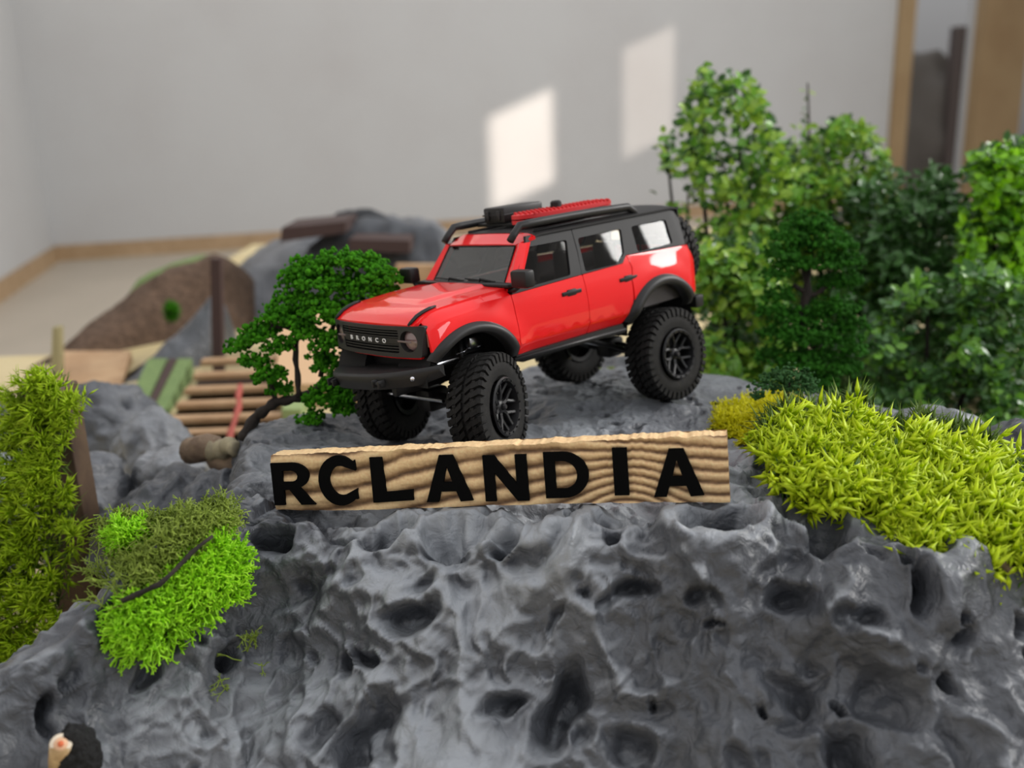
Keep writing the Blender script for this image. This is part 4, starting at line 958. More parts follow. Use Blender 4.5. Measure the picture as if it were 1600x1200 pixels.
clumps = [('lime fern mat, left clump beside the yellow moss and above the dark hollow', [p for p in fern_poly if 0] or [(1190, 660), (1222, 632), (1290, 640), (1345, 618), (1372, 650), (1385, 680), (1375, 770), (1345, 765), (1290, 755), (1235, 750), (1205, 715)], 170),
          ('lime artificial fern clump in the middle of the mat, below the pale boulder', [(1372, 660), (1400, 672), (1440, 648), (1480, 668), (1500, 700), (1490, 850), (1430, 838), (1400, 822), (1390, 790), (1375, 770)], 210),
          ('lime artificial fern clump spilling to the right edge of the rock', [(1480, 668), (1555, 690), (1560, 735), (1605, 730), (1620, 860), (1585, 858), (1545, 868), (1500, 868), (1490, 850), (1500, 700)], 210)]
for lab, poly_, nn in clumps:
    cx = sum(p[0] for p in poly_) / len(poly_); yb = max(p[1] for p in poly_); c = surf(cx, yb - 10)
    root = empty('fern_clump', c); tag(root, lab, 'fern', 'lime fern mat on the right of the rock')
    pts = polysample(poly_, nn, frs); P3 = []; N3 = []
    for x_, y_ in pts:
        y_ += 16 if x_ < 1380 else 26
        p = at(x_, y_, fdep(x_, y_)); P3.append(p - Vector((0, 0, .004))); N3.append(Vector((frs.normal() * .5 + (x_ - 1400) / 900, -.75 + frs.normal() * .35, .65 + frs.normal() * .3)).normalized())
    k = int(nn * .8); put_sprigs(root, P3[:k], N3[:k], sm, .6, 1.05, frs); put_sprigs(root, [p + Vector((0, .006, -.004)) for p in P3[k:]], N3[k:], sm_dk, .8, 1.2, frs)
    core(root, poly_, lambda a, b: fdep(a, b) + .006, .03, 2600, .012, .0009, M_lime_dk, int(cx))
    # woody stems down to the rock
    mb = MB()
    for i in range(7):
        x_, y_ = pts[i]; a = at(x_, y_, fdep(x_, y_) + .012); g_ = Vector((a.x, a.y, rockz(a.x, a.y) - .001)); mb.tube([g_, g_.lerp(a, .6) + Vector((.002, 0, 0)), a], .0009, 5)
    o = mb.build('stems', M_lime_dk, root, smooth=True); o['kind'] = 'stuff'; o.location = -root.location
def mosscushion(name, poly, m, lab, n, L, r, lv, thick, seed, cat='moss', spread=.8, tilt=(0, -.6, .8), dshift=0, dmax=None):
    rs = np.random.RandomState(seed); pts = polysample(poly, n, rs); R0 = []; D0 = []
    cx = sum(p[0] for p in poly) / len(poly); cy = sum(p[1] for p in poly) / len(poly); cx += 14 if cx < 175 else 0; mxd = max(edgedist(p, poly) for p in pts[:60]); c0 = surf(cx, cy) if dmax is None else at(cx, cy, dmax)
    for p in pts:
        e = min(edgedist(p, poly) / mxd, 1); h = thick * math.sqrt(max(1 - (1 - e) ** 2, 0)); s_ = surf(*p); dc = (c0 - CAM).dot(W @ Vector((0, 0, 1))); ds_ = (s_ - CAM).dot(W @ Vector((0, 0, 1))); q = at(p[0], p[1], (min(max(ds_, dc - .03), dc + .03) if dmax is None else min(max(ds_, dc - .03), dc)) - h + dshift)
        o = Vector(((p[0] - cx) / 300, 0, (cy - p[1]) / 300)) * (1.6 - e) * 3; R0.append(q - Vector(tilt) * L); D0.append(Vector(tilt) + o + Vector(rs.normal(size=3)) * .45)
    V, F = lichen(np.array(R0), np.array([tuple(v) for v in D0]), L, r, lv, seed, spread); V = V[F.ravel()].reshape(-1, 3) if False else V
    o = bigmesh(name, V - np.array(c0), F, m); o.location = c0; tag(o, lab, cat, kind='stuff'); return o
mosscushion('reindeer_moss', [(190, 950), (235, 915), (262, 895), (285, 870), (310, 850), (340, 835), (372, 862), (377, 885), (366, 925), (330, 955), (290, 972), (262, 990), (240, 1015), (205, 1012), (187, 985)], M_bright, 'bright green branching moss cushion on the left flank of the grey rock', 900, .0040, .00056, 4, .012, 31)
mosscushion('reindeer_moss', [(175, 822), (200, 812), (250, 812), (300, 792), (345, 790), (362, 815), (330, 845), (285, 872), (255, 915), (220, 925), (205, 880), (182, 850)], M_olive, 'dull olive tangled moss above the bright green cushion', 900, .0042, .00042, 4, .010, 32, spread=1.0, dmax=.388)
mosscushion('moss_tuft', [(172, 830), (185, 815), (222, 820), (215, 845), (190, 858), (176, 850)], M_bright, 'small bright green moss tip at the left end of the olive moss', 180, .003, .0004, 4, .012, 33, dmax=.383)
mosscushion('moss_sprig', [(140, 900), (150, 885), (190, 890), (200, 925), (165, 965), (155, 930)], M_olive, 'thin loose olive sprigs hanging left of the moss cushions', 26, .0062, .00035, 4, .004, 34, spread=.9, dmax=.37)
mosscushion('moss_sprig', [(345, 1068), (362, 1040), (385, 1000), (400, 985), (403, 1030), (385, 1035), (372, 1045), (352, 1075)], M_olive, 'single thin pale moss sprig lying on the bare rock below the cushions', 12, .0042, .00035, 4, .002, 35)
mosscushion('yellow_moss', [(1120, 660), (1128, 640), (1160, 626), (1200, 620), (1245, 622), (1255, 650), (1225, 690), (1180, 696), (1148, 682)], M_yel, 'golden yellow branching moss cushion beside the right end of the sign', 800, .0036, .0005, 4, .017, 36, dshift=-.004)
g1 = surf(165, 955); twig('twig', [(188, 942, (surf(188, 942) - CAM).dot(W @ Vector((0, 0, 1))) - .010), (250, 915, (surf(250, 915) - CAM).dot(W @ Vector((0, 0, 1))) - .016), (330, 838, (surf(330, 838) - CAM).dot(W @ Vector((0, 0, 1))) - .016)], (.0012, .0008), M_trunk, seed=4)
tag(bpy.data.objects['twig'], 'black twig lying between the olive and bright green moss', 'twig')
p = surf(1112, 632); q = surf(1150, 640); o = MB().tube([p + Vector((0, 0, .001)), p.lerp(q, .5) + Vector((0, 0, .002)), q + Vector((0, 0, .001))], .0011, 6).build('twig', M_trunk, smooth=True); tag(o, 'short black twig on the rock top left of the yellow moss', 'twig')
# --- moss-covered upright board on the left
D_C = .50
pm_ = empty('mossy_plank', at(60, 880, D_C + .01)); tag(pm_, 'dark upright plank shaggy with lime green moss at the left edge', 'plank')
a = at(24, 612, D_C + .012); b = at(97, 700, D_C + .012)
MB().box((a.x, a.y, ZB), (b.x + .001, a.y + .02, a.z), .001).build('board', M_plank_dk, pm_).location = -pm_.location
col_poly = [(18, 650), (14, 625), (30, 600), (60, 592), (95, 590), (118, 620), (112, 650), (98, 690), (100, 760), (118, 800), (105, 900), (95, 960), (70, 1060), (-20, 1060), (-20, 900), (0, 800), (15, 760)]
rs_ = np.random.RandomState(41); pts = polysample(col_poly, 300, rs_); sm2 = [sprig_mesh(14, .0105, .0006, s + 40, M_moss_l, .8) for s in range(5)]
put_sprigs(pm_, [at(x_, y_, D_C + rs_.uniform(-.004, .008)) for x_, y_ in pts], [Vector(((x_ - 75) / 60 + rs_.normal() * .4, -.9, .45 + rs_.normal() * .4)).normalized() for x_, y_ in pts], sm2, .75, 1.15, rs_, 'moss_tuft')
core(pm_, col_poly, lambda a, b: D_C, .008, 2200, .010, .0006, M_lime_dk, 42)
# --- flocked model trees
def blobs(C, r, seed, sub=1):
    bm = bmesh.new(); bmesh.ops.create_icosphere(bm, subdivisions=1, radius=1); B = np.array([v.co[:] for v in bm.verts]); T = np.array([[v.index for v in f.verts] for f in bm.faces]); bm.free()
    rs = np.random.RandomState(seed); n = len(C); S = np.broadcast_to(r, n)[:, None, None] * (1 + rs.uniform(-.35, .35, (n, len(B), 1))); V = C[:, None] + B[None] * S * (1 + rs.uniform(-.3, .3, (n, 1, 3)))
    return V.reshape(-1, 3), (np.arange(n)[:, None, None] * len(B) + T[None]).reshape(-1, 3)
def flock_tree(name, lab, clumps_, d0, m, trunkpts, br, n, rb, seed, cat='tree'):
    rs = np.random.RandomState(seed); base = at(*trunkpts[0][0]); root = empty(name, base); tag(root, lab, cat)
    for i, tp in enumerate(trunkpts):
        o = twig('trunk' if i == 0 else 'branch', tp, br if i == 0 else (br[0] * .5, br[1] * .6), M_trunk, root, seed=seed + i); o.location = -base
    for x_, y_, rp in clumps_:
        dd = d0 + rs.uniform(-.5, .5) * rp / FPX * d0 * 1.5; c = np.array(at(x_, y_, dd)); R_ = rp * 1.38 / FPX * dd; k = max(int(n * (rp / 28) ** 2), 10)
        D = unit(rs.normal(size=(k, 3))); D[:, 2] = np.where(D[:, 2] < -.2, -D[:, 2] * .3, D[:, 2]); rad = rs.uniform(.55, 1, (k, 1)); lump = 1 + .25 * vnoise(c + D * R_, R_ * .8, seed)[:, None]
        C = c + D * rad * R_ * lump * [1, 1, .82]; V, F = blobs(C, rb * rs.uniform(.6, 1.3, k), seed + int(x_))
        o = bigmesh('foliage_clump', V - np.array(base), F, m, root, smooth=False)
    return root
tc1 = [(480, 425, 26), (466, 440, 20), (522, 408, 20), (545, 412, 22), (572, 416, 26), (598, 440, 26), (612, 462, 16), (500, 446, 28), (540, 452, 30), (578, 458, 28), (604, 470, 18), (455, 468, 22), (432, 495, 22), (462, 505, 26), (500, 488, 30), (545, 496, 32), (585, 490, 22), (392, 532, 20), (368, 545, 14), (412, 520, 20), (436, 545, 20), (480, 525, 22), (396, 568, 18), (420, 590, 22), (436, 612, 16), (520, 540, 26), (512, 575, 22), (545, 618, 26), (498, 560, 14), (505, 625, 24), (488, 655, 16), (540, 640, 20), (525, 600, 20)]
flock_tree('model_tree', 'leaning miniature tree with bushy dark green crown behind the truck nose', tc1, .52, M_tree, [[(382, 688, .52), (405, 655, .52), (432, 632, .52), (470, 620, .52), (505, 590, .525)], [(432, 632, .52), (424, 600, .52), (400, 570, .52)], [(470, 620, .52), (462, 560, .52), (466, 500, .52), (480, 440, .52)], [(500, 592, .52), (510, 540, .52), (540, 470, .52), (580, 430, .52)], [(466, 520, .52), (430, 510, .52), (390, 540, .52)], [(510, 600, .52), (545, 620, .52)]], (.0034, .0022), 300, .0012, 51)
tc2 = [(1258, 350, 24), (1280, 358, 24), (1235, 372, 26), (1300, 385, 28), (1262, 385, 28), (1222, 400, 24), (1320, 410, 22), (1290, 415, 24), (1240, 415, 20), (1212, 430, 20), (1330, 440, 18), (1305, 445, 20), (1218, 465, 20), (1208, 490, 20), (1240, 500, 24), (1275, 490, 24), (1312, 485, 26), (1330, 510, 20), (1220, 525, 28), (1262, 530, 32), (1305, 535, 30), (1335, 550, 16), (1210, 560, 24), (1250, 570, 30), (1295, 575, 28), (1325, 580, 20), (1280, 600, 24)]
flock_tree('model_tree', 'round dark green miniature tree standing right of the truck before the hedge', tc2, .63, M_tree2, [[(1259, 650, .63), (1258, 560, .63), (1259, 470, .63), (1258, 400, .63)], [(1259, 462, .63), (1290, 452, .63)], [(1259, 455, .63), (1238, 442, .63)]], (.004, .0025), 260, .0013, 61)
M_shrub = mat('dull_green_flock', (.02, .07, .018), .8, noise=(200, (.06, .15, .05), .35, .65), spec=.1)
tc3 = [(1190, 605, 16), (1210, 592, 18), (1235, 588, 18), (1258, 596, 16), (1270, 610, 12), (1225, 608, 18), (1250, 612, 16), (1185, 620, 10)]
flock_tree('small_shrub', 'low dark green shrub just above the yellow moss', tc3, .50, M_shrub, [[(1225, 650, .50), (1226, 625, .50), (1228, 600, .50)]], (.002, .001), 200, .0009, 71, 'shrub')
# --- hedge of leafy artificial bushes on the right
def bush(lab, poly, d0, dspan, cols, n, Lf, seed, stems, ratio=.62):
    rs = np.random.RandomState(seed); cx = sum(p[0] for p in poly) / len(poly); c = at(cx, 600, d0); root = empty('leafy_bush', (c.x, c.y, ZB)); tag(root, lab, 'bush', 'leafy artificial bushes behind the rock')
    m1, m2, m3 = cols; pts = []; n = int(n * 3.3); Lf *= .82
    while len(pts) < n:
        p = polysample(poly, 1, rs)[0]; v = vnoise(np.array([[p[0], p[1], seed * 7.]]), 42., seed)[0]
        if rs.rand() < .35 + .9 * (v + .35): pts.append((p[0], p[1], d0 + dspan * (rs.rand() ** 1.3) - v * dspan * .25))
    pts.sort(key=lambda t: t[2]); k = 200; loc = np.array(root.location)
    proto = None
    sizes = rs.uniform(.75, 1.25, k)
    V0, F0 = leaves(np.zeros((1, 3)), 1.0, ratio, 5); D0 = None
    me1 = []
    for mm_ in (m1, m2):
        rsx = np.random.RandomState(3); V = np.array([(0, 0, 0), (.3, .42 * ratio, .05), (.3, -.42 * ratio, .05), (.68, .4 * ratio, .03), (.68, -.4 * ratio, .03), (1, 0, -.06), (.3, 0, 0), (.68, 0, 0)]); F = [(0, 1, 6), (0, 6, 2), (6, 1, 3), (6, 3, 7), (6, 7, 4), (6, 4, 2), (7, 3, 5), (7, 5, 4)]
        me = bpy.data.meshes.new('leaf'); me.from_pydata(V.tolist(), [], F); me.materials.append(mm_); me1.append(me)
    for i in range(k):
        p = at(*pts[i]); o = bpy.data.objects.new('leaf', me1[int(rs.rand() < .4)]); COL.objects.link(o); o.parent = root; o.location = p - root.location
        nn_ = Vector(rs.normal(size=3)) * .8 + Vector((0, -.6, .9)); o.rotation_mode = 'QUATERNION'; o.rotation_quaternion = nn_.to_track_quat('Z', 'Y') @ Quaternion((0, 0, 1), rs.uniform(0, 6.28)); o.scale = (Lf * sizes[i],) * 3
    R_ = pts[k:]; C = np.array([at(*p) for p in R_]); asg = rs.rand(len(C)) + (np.arange(len(C)) / len(C)) * .5  # darker leaf colour favoured further back, depth shade put into the hedge
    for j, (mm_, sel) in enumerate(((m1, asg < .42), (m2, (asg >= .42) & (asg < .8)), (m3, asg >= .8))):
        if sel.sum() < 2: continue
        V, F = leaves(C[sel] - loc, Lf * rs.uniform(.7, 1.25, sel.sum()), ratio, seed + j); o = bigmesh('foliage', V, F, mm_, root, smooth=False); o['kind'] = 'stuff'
    mb = MB()
    for sx, sy in stems:
        b_ = at(sx, sy, d0 + dspan * .4); f_ = Vector((c.x + (b_.x - c.x) * .3, c.y + .02, ZB)); pp_ = [f_, f_.lerp(b_, .35) + Vector((rs.normal() * .008, 0, 0)), f_.lerp(b_, .7) + Vector((rs.normal() * .008, 0, .004)), b_]
        mb.tube([q - root.location for q in pp_], [.003, .0022, .0016, .0008], 6)
    mb.build('stems', M_trunk, root, smooth=True)['kind'] = 'stuff'
    return root
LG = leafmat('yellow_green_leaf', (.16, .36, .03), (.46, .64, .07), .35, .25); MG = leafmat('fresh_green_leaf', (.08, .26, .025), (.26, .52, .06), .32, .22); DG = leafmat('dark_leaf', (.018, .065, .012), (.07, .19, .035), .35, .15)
BG = leafmat('blue_green_leaf', (.05, .15, .045), (.14, .29, .09), .3, .15); VG = leafmat('vivid_leaf', (.20, .56, .012), (.42, .78, .02), .4, .35)
bush('tall airy bush with yellow green round leaves, nearest the wall', [(1022, 300), (1028, 215), (1062, 190), (1085, 130), (1100, 100), (1125, 125), (1150, 108), (1190, 140), (1205, 200), (1245, 260), (1255, 350), (1190, 420), (1120, 420), (1075, 380), (1050, 330)], .78, .10, (LG, MG, DG), 560, .0115, 81, [(1100, 110), (1040, 220), (1150, 130), (1180, 200), (1075, 300), (1130, 250)], .8)
bush('mid green bush whose top rises just left of the wooden doorway', [(1190, 270), (1240, 215), (1262, 130), (1272, 210), (1310, 185), (1352, 195), (1385, 250), (1410, 320), (1390, 420), (1345, 520), (1230, 480), (1180, 380)], .84, .10, (MG, LG, DG), 1300, .011, 82, [(1262, 130), (1300, 190), (1350, 210), (1240, 250)])
bush('soft green bush directly behind the rear wheel of the truck', [(1088, 390), (1150, 370), (1215, 390), (1240, 600), (1200, 650), (1120, 640), (1095, 560)], .70, .09, (MG, LG, DG), 900, .012, 83, [(1130, 420), (1180, 420)])
bush('deep green bush with bluish leaves in the middle of the hedge', [(1330, 300), (1400, 255), (1470, 262), (1510, 330), (1500, 500), (1470, 640), (1330, 640), (1290, 560), (1320, 420)], .80, .10, (BG, DG, DG), 1300, .0125, 84, [(1400, 280), (1450, 300), (1350, 350)])
bush('glossy leafed green bush low at the right side of the hedge', [(1340, 520), (1440, 430), (1540, 420), (1615, 450), (1615, 690), (1540, 680), (1440, 665), (1360, 660)], .68, .08, (MG, BG, DG), 1300, .0115, 85, [(1450, 460), (1550, 450)])
bush('vivid lime leafed bush at the right edge of the picture', [(1490, 300), (1520, 240), (1560, 228), (1620, 190), (1620, 560), (1560, 540), (1520, 450)], .74, .08, (VG, MG, DG), 1100, .0125, 86, [(1540, 260), (1590, 220)])
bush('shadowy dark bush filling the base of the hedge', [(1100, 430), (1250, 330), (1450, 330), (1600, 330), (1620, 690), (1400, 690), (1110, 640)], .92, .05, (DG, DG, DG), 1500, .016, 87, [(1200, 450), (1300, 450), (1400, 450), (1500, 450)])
# --- boulders on and around the rock
def boulder(px, py, d_, rx, rz, m, lab, seed, amp=.16, name='boulder', sub=5, ry=None):
    c = at(px, py, d_); k = d_ / FPX; Rx, Rz = rx * k, rz * k; Ry = (ry or rx) * k; zlow = ZB if c.z - ZB < Rz * 2.2 else None
    V, F = blobmesh(Rx, Ry, Rz, amp * min(Rx, Rz), min(Rx, Rz) * .8, seed, sub)
    Nn = unit(V); Q = V + .01 * np.c_[fbm(V + seed, .03, 3, 1), fbm(V + seed, .03, 3, 2), fbm(V + seed, .03, 3, 3)]; mn = min(Rx, Rz)
    V = V + Nn * (.10 * mn * (np.minimum(worley(Q + seed, mn * .9, seed), .6) / .6 - .6) + .0035 * (1 - np.abs(fbm(Q + seed, .03, 3, 30)) * 6).clip(-.5, 1) - (.012 * np.exp(-(worley(Q + seed * 2, .030, seed + 5, 1.) / .05) ** 2)) * (fbm(V + seed, .05, 2, 8) > 0))[:, None]
    zb = ZB - c.z
    if zlow is not None:
        low = V[:, 2] < 0; V[low, 2] = V[low, 2] * max(-zb / max(-V[:, 2].min(), 1e-6), .2)
    o = bigmesh(name, V, F, m); o.location = c; tag(o, lab, 'rock'); return o
B = 'grey painted boulders'
boulder(1456, 672, .50, 72, 40, M_rock_far, 'smooth pale grey boulder behind the lime fern mat', 91)
boulder(1595, 712, .47, 58, 52, M_rock, 'rounded grey boulder cut by the right edge of the picture', 92)
boulder(1270, 680, .50, 60, 32, M_rock, 'low grey stone half hidden between the fern clumps', 93)
boulder(165, 700, .78, 92, 108, M_rock, 'large dark smooth boulder right of the mossy plank', 94)
boulder(245, 715, .70, 62, 72, M_rock_far, 'grey boulder in front of the plank steps', 95)
boulder(272, 760, .62, 62, 72, M_rock_far, 'pale topped boulder beside the brown log', 96)
boulder(140, 800, .60, 70, 92, M_rock, 'blue grey boulder touching the mossy plank', 97)
boulder(282, 850, .555, 118, 118, M_rock, 'dark creased boulder below the brown log', 98, .3, sub=6)
boulder(0, 690, .68, 66, 66, M_rock, 'dark boulder left behind the mossy plank', 99)
boulder(345, 800, .53, 70, 75, M_rock, 'grey boulder leaning against the main rock on its left', 100, .3, sub=6)
boulder(-5, 800, .60, 55, 90, M_rock_far, 'grey stone low at the left edge behind the moss', 101)
boulder(985, 600, .80, 90, 40, M_rock, 'grey stone seen under the truck', 102)
for i, (x_, y_, r_) in enumerate([(935, 590, 16), (955, 588, 16), (975, 592, 14), (915, 600, 14)]):
    c = np.array(at(x_, y_, .72))
    rs = np.random.RandomState(i); D = unit(rs.normal(size=(500, 3)) + [0, 0, .4]); R_ = r_ / FPX * .72; V, F = needles(c + D * R_ * .4, c + D * R_, .0012); o = bigmesh('moss_ball', V - np.array(c), F, M_olive); o.location = c
    tag(o, ('yellow green moss tuft under the truck, left of the rear wheel', 'second yellow green moss tuft under the truck', 'yellow green moss tuft under the truck nearest the rear wheel', 'low moss tuft under the middle of the truck')[i], 'moss', 'moss tufts under the truck', 'stuff')
# brown log
lg = empty('log', at(335, 715, .545)); tag(lg, 'weathered brown log piece lying left of the sign', 'log')
o = twig('bark', [(292, 702, .55), (335, 712, .548), (386, 732, .545)], (.0080, .0074), M_bark, lg, 14, 3, wob=.05); o.location = -lg.location
o = twig('branch_stub', [(325, 700, .54), (352, 690, .535), (372, 694, .53)], (.006, .004), mat('pale_bark', (.26, .22, .15), .8, noise=(90, (.4, .35, .22), .4, .7)), lg, 9, 8); o.location = -lg.location
# charred stump with cut branch at the lower left
fz = W @ Vector((0, 0, 1)); ds = (surf(115, 1165) - CAM).dot(fz) - .008
sp_ = empty('burnt_stump', at(115, 1170, ds)); tag(sp_, 'black charred bark piece with pale cut branch at the lower left', 'stump')
M_char = mat('charred_bark', (.008, .008, .008), .85, bump=(900, 1, .002)); c_ = at(122, 1182, ds)
bm = bmesh.new(); bmesh.ops.create_icosphere(bm, subdivisions=5, radius=1); V = np.array([v.co[:] for v in bm.verts]); F = np.array([[v.index for v in f.verts] for f in bm.faces]); bm.free()
V = V * [.0068, .008, .0125]; V = V * (1 + .28 * fbm(V, .004, 3, 4)[:, None] + .12 * fbm(V, .0012, 2, 5)[:, None]); o = bigmesh('bark', V, F, M_char, sp_); o.location = c_ - sp_.location
a = at(95, 1163, ds - .009); b = at(104, 1235, ds + .002); n_ = (a - b).normalized(); dirb = (at(97, 1163, ds - .012) - at(94, 1225, ds + .004)).normalized()
o = MB().tube([a - dirb * .02, a - dirb * .01, a], [.0036, .0037, .0035], 14).build('cut_branch', mat('tan_branch', (.42, .27, .12), .7, noise=(300, (.6, .42, .2), .4, .7)), sp_, smooth=True); o.location = -sp_.location
fn = (CAM - a).normalized() + Vector((0, 0, .3)); fn.normalize(); q = fn.to_track_quat('Z', 'Y')
for nm, r_, h_, cc in (('cut_face', .0036, .0004, (.72, .62, .48)), ('cut_ring', .0024, .0007, (.70, .42, .25)), ('cut_heart', .0011, .0010, (.62, .13, .04))):
    o = MB().lathe([(.00001, h_), (r_ * .9, h_), (r_, 0), (r_, -.001)], 18, 'z').build(nm, mat(nm, cc, .6), sp_, smooth=True); o.location = a - sp_.location; o.rotation_mode = 'QUATERNION'; o.rotation_quaternion = q
# brown root at the right edge
p = surf(1585, 885); o = twig('root', [(1560, 872, (p - CAM).dot(fz) - .004), (1590, 892, (p - CAM).dot(fz) - .006), (1625, 905, (p - CAM).dot(fz) - .004)], (.0022, .0018), M_bark, None, 8, 6); tag(o, 'brown root piece under the fern at the right edge', 'root')
#==BACK==
# ---------------------------------------------------------------- blurred landscape behind on the left
M_plank = mat('warm_plank', (.38, .225, .11), .6, noise=(30, (.50, .33, .18), .4, .7)); M_turf = mat('flat_turf', (.13, .20, .07), .9, noise=(200, (.20, .28, .10), .4, .7)); M_heath = mat('brown_coir', (.085, .052, .033), .95, noise=(120, (.16, .10, .065), .4, .65), bump=(300, 1, .004))
M_dkwood = mat('dark_red_timber', (.050, .026, .022), .8); M_peach = mat('peach_wood', (.68, .48, .33), .6)
st_ = empty('plank_steps', at(320, 690, .92)); tag(st_, 'warm brown plank steps climbing away behind the boulders on the left', 'steps')
def slab(pxl, pxr, py, d_, h, dep, nm, m, parent):
    a = at(pxl, py, d_); b = at(pxr, py, d_); mb = MB().box((a.x, a.y, a.z - h), (b.x, a.y + dep, a.z), .0015); o = mb.build(nm, m, parent)
    if parent: o.location = -parent.location
    return o
rows = [(236, 440, 706, .90), (250, 440, 684, .925), (262, 440, 661, .955), (274, 440, 638, .985), (286, 440, 615, 1.02), (300, 430, 592, 1.055), (312, 430, 570, 1.095)]
for l, r_, y_, d_ in rows: slab(l, r_, y_ - 6, d_, .007, .015, 'plank', M_plank, st_)
a = at(rows[0][0], 720, .90); b = at(440, 560, 1.12)
MB().add([*[q - Vector((0, 0, .006)) for q in (at(240, 725, .91), at(440, 725, .91), at(430, 572, 1.125), at(316, 572, 1.125))], *[Vector((q.x, q.y, ZB)) for q in (at(240, 725, .91), at(440, 725, .91), at(430, 572, 1.125), at(316, 572, 1.125))]], [(0, 1, 2, 3), (4, 7, 6, 5), (0, 4, 5, 1), (1, 5, 6, 2), (2, 6, 7, 3), (3, 7, 4, 0)]).build('riser', mat('shadow_timber', (.05, .03, .02), .9), st_).location = -st_.location
twig('handrail', [(352, 720, .88), (368, 650, .92), (376, 600, .97)], (.003, .003), mat('red_rail', (.38, .07, .05), .6), st_, 8, 2).location = -st_.location
def patch(name, px4, m, lab, cat, h=.004):
    P4 = [at(*p) for p in px4]; zt = sum(p.z for p in P4) / 4; V = P4 + [Vector((p.x, p.y, min(p.z - h, ZB + .0005))) for p in P4]
    o = MB().add(V, [(0, 1, 2, 3), (7, 6, 5, 4), (0, 4, 5, 1), (1, 5, 6, 2), (2, 6, 7, 3), (3, 7, 4, 0)]).build(name, m); tag(o, lab, cat); return o
patch('turf_strip', [(195, 640, .98), (225, 640, .98), (262, 560, 1.13), (232, 560, 1.13)], M_turf, 'outer green turf strip left of the plank steps', 'turf')
patch('turf_strip', [(238, 640, .98), (258, 640, .98), (300, 560, 1.13), (278, 560, 1.13)], M_turf, 'inner green turf strip beside the plank steps', 'turf')
patch('garden_edging', [(226, 640, .975), (237, 640, .975), (277, 560, 1.125), (264, 560, 1.125)], M_dkwood, 'narrow brown edging board between the two turf strips', 'board')
patch('turf_strip', [(440, 640, .95), (470, 640, .95), (500, 575, 1.1), (470, 575, 1.1)], mat('pale_turf', (.26, .34, .14), .8), 'pale green turf glimpsed through the miniature tree', 'turf')
patch('wood_board', [(88, 600, 1.10), (190, 600, 1.10), (205, 548, 1.22), (92, 548, 1.22)], M_plank, 'tan wooden board lying below the brown slope', 'board')
patch('wood_board', [(385, 700, .84), (418, 700, .84), (425, 668, .90), (392, 668, .90)], M_peach, 'bright peach wooden board behind the tree trunk', 'board')
patch('wood_board', [(430, 600, 1.0), (600, 600, 1.0), (620, 480, 1.25), (440, 480, 1.25)], mat('tan_board', (.62, .40, .22), .6), 'large tan board behind the miniature tree', 'board')
MB().add([at(78, 612, 1.12), at(94, 612, 1.12), at(92, 512, 1.12), at(82, 512, 1.12)] + [at(78, 612, 1.12) + Vector((0, .012, 0)), at(94, 612, 1.12) + Vector((0, .012, 0)), at(92, 512, 1.12) + Vector((0, .012, 0)), at(82, 512, 1.12) + Vector((0, .012, 0))], [(0, 1, 2, 3), (4, 7, 6, 5), (0, 4, 5, 1), (1, 5, 6, 2), (2, 6, 7, 3), (3, 7, 4, 0)]).build('stake', mat('olive_stake', (.30, .26, .13), .7)); tag(bpy.data.objects['stake'], 'short olive stake standing at the far left of the landscape', 'stake')
def hill(name, crest_, d_, thick, m, lab, cat, seed, amp=.012):
    """ridge: crest through (px,py) points at distance d, flanks down to the board"""
    n = 70; k = 24; xs_ = np.linspace(0, 1, n); cp = np.array([tuple(at(x_, y_, dd)) for x_, y_, dd in crest_]); tt = np.linspace(0, 1, len(cp)); C = np.stack([np.interp(xs_, tt, cp[:, i]) for i in range(3)], 1)
    V = []
    for j in range(k + 1):
        a_ = -1 + 2 * j / k; h = math.cos(a_ * PI / 2) ** .7 if abs(a_) < 1 else 0; Q = C.copy(); Q[:, 1] += a_ * thick; Q[:, 2] = ZB + (C[:, 2] - ZB) * h * (np.sin(np.clip(xs_ * 8, 0, PI / 2)) * np.sin(np.clip((1 - xs_) * 8, 0, PI / 2))) ** .6; V.append(Q)
    V = np.concatenate(V); dn = fbm(V, .05, 4, seed); top_ = (V[:, 2] > ZB + .002); V[:, 2] += amp * dn * top_; V[:, 1] += amp * .8 * fbm(V, .05, 3, seed + 3) * top_; V[:, 2] = np.maximum(V[:, 2], ZB)
    ix_ = np.arange(n * (k + 1)).reshape(k + 1, n); F = np.stack([ix_[:-1, :-1], ix_[:-1, 1:], ix_[1:, 1:], ix_[1:, :-1]], -1).reshape(-1, 4); o = bigmesh(name, V, F, m); tag(o, lab, cat); return o
hill('coir_slope', [(98, 545, 1.30), (150, 500, 1.32), (210, 455, 1.35), (260, 425, 1.38), (330, 402, 1.42), (400, 396, 1.45)], 1.4, .10, M_heath, 'brown fibrous slope rising towards the grey hills on the left', 'slope', 5)
hill('turf_crest', [(195, 455, 1.52), (235, 425, 1.54), (300, 402, 1.56), (350, 398, 1.58)], 1.5, .05, M_turf, 'thin green turf crest along the top of the brown slope', 'turf', 6, .006)
hill('grey_rock_hill', [(200, 600, 1.16), (250, 545, 1.18), (300, 500, 1.20), (335, 460, 1.22), (345, 450, 1.25)], 1.2, .05, M_rock, 'low grey rock ridge below the brown slope', 'rock', 7)
hill('grey_rock_hill', [(325, 450, 1.62), (370, 410, 1.62), (430, 372, 1.62), (500, 352, 1.62), (545, 338, 1.62), (590, 335, 1.62), (650, 345, 1.62), (700, 362, 1.62), (725, 400, 1.62)], 1.6, .22, M_rock, 'tall blurred grey rock hill behind the miniature tree', 'rock', 8, .02)
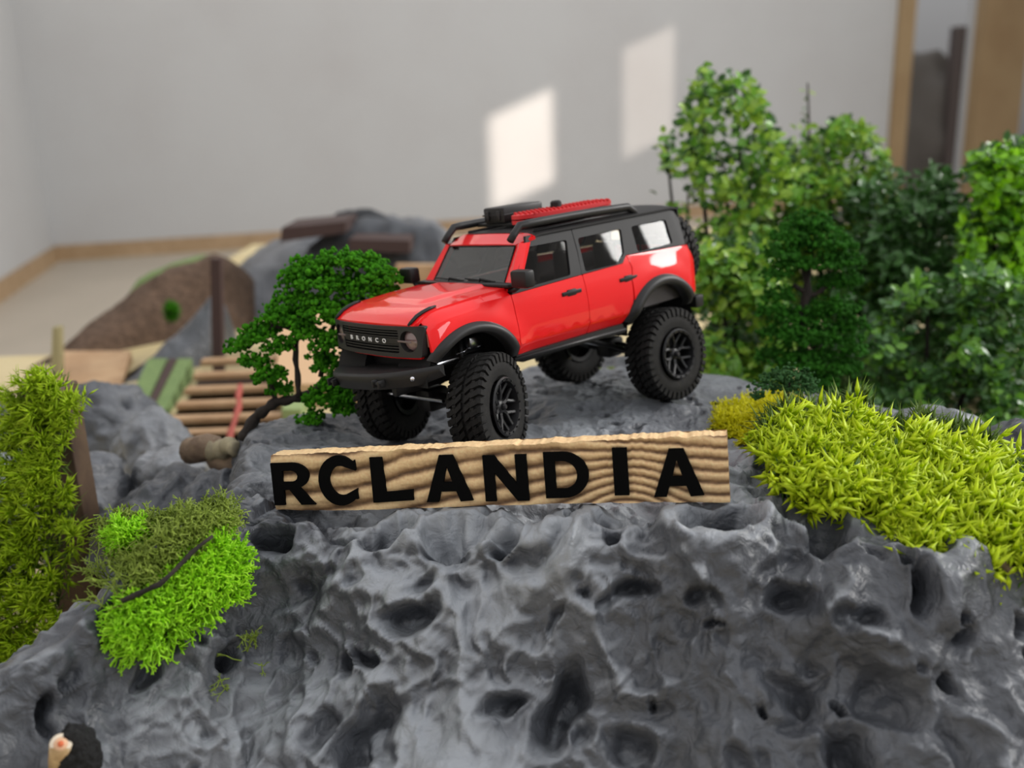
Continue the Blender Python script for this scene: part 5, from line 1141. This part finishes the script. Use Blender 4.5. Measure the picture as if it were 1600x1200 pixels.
hill('grey_rock_hill', [(445, 420, 1.45), (480, 385, 1.45), (530, 360, 1.45), (570, 345, 1.45), (640, 348, 1.45), (690, 360, 1.45), (714, 390, 1.45)], 1.5, .08, mat('dark_slate_rock', (.055, .06, .07), .6), 'darker rock mass left of the windscreen', 'rock', 9, .02)
hill('grey_rock_hill', [(505, 350, 1.50), (530, 328, 1.50), (580, 326, 1.50), (630, 350, 1.50), (660, 380, 1.50)], 1.5, .05, mat('near_black_rock', (.04, .043, .048), .8), 'blackish peak on top of the grey hill', 'rock', 11, .01)
def beam(px, lab, name='timber_beam', m=M_dkwood, dep=.11, cat='beam'):
    P4 = [at(*p) for p in px]; V = P4 + [p + Vector((0, dep, 0)) for p in P4]; o = MB().add(V, [(0, 1, 2, 3), (7, 6, 5, 4), (0, 4, 5, 1), (1, 5, 6, 2), (2, 6, 7, 3), (3, 7, 4, 0)]).build(name, m); tag(o, lab, cat); return o
beam([(438, 378, 1.38), (540, 364, 1.38), (540, 346, 1.38), (440, 356, 1.38)], 'dark red timber beam on top of the grey hill')
beam([(545, 392, 1.36), (640, 396, 1.36), (640, 376, 1.36), (545, 374, 1.36)], 'second dark timber beam under the blackish peak')
beam([(326, 535, 1.14), (342, 535, 1.14), (344, 405, 1.14), (328, 405, 1.14)], 'upright reddish brown post at the head of the steps', 'timber_post', M_dkwood, .012, 'post')
b_ = bpy.data.objects['timber_post']; 
for v in b_.data.vertices:
    if v.co.z < at(334, 530, 1.14).z: v.co.z = ZB
beam([(618, 470, 1.30), (700, 470, 1.30), (700, 415, 1.30), (618, 415, 1.30)], 'tan board behind the truck bonnet', 'wood_board', M_plank, .02, 'board')
tf = bpy.data.objects.new('x', None); bpy.data.objects.remove(tf)
c = np.array(at(268, 488, 1.16)); rs = np.random.RandomState(3); D = unit(rs.normal(size=(500, 3)) + [0, 0, .3]); V, F = needles(c + D * .003, c + D * .014 * rs.uniform(.6, 1.1, (500, 1)) * [1, 1, 1.3], .0012); o = bigmesh('green_tuft', V - np.array(c), F, M_tree); o.location = c; tag(o, 'small dark green tuft on the brown slope', 'tuft', kind='stuff')
for o in bpy.data.objects:
    if o.type == 'MESH' and o.parent is None and not o.get('label') and not o.get('kind'): print('UNLABELLED', o.name)
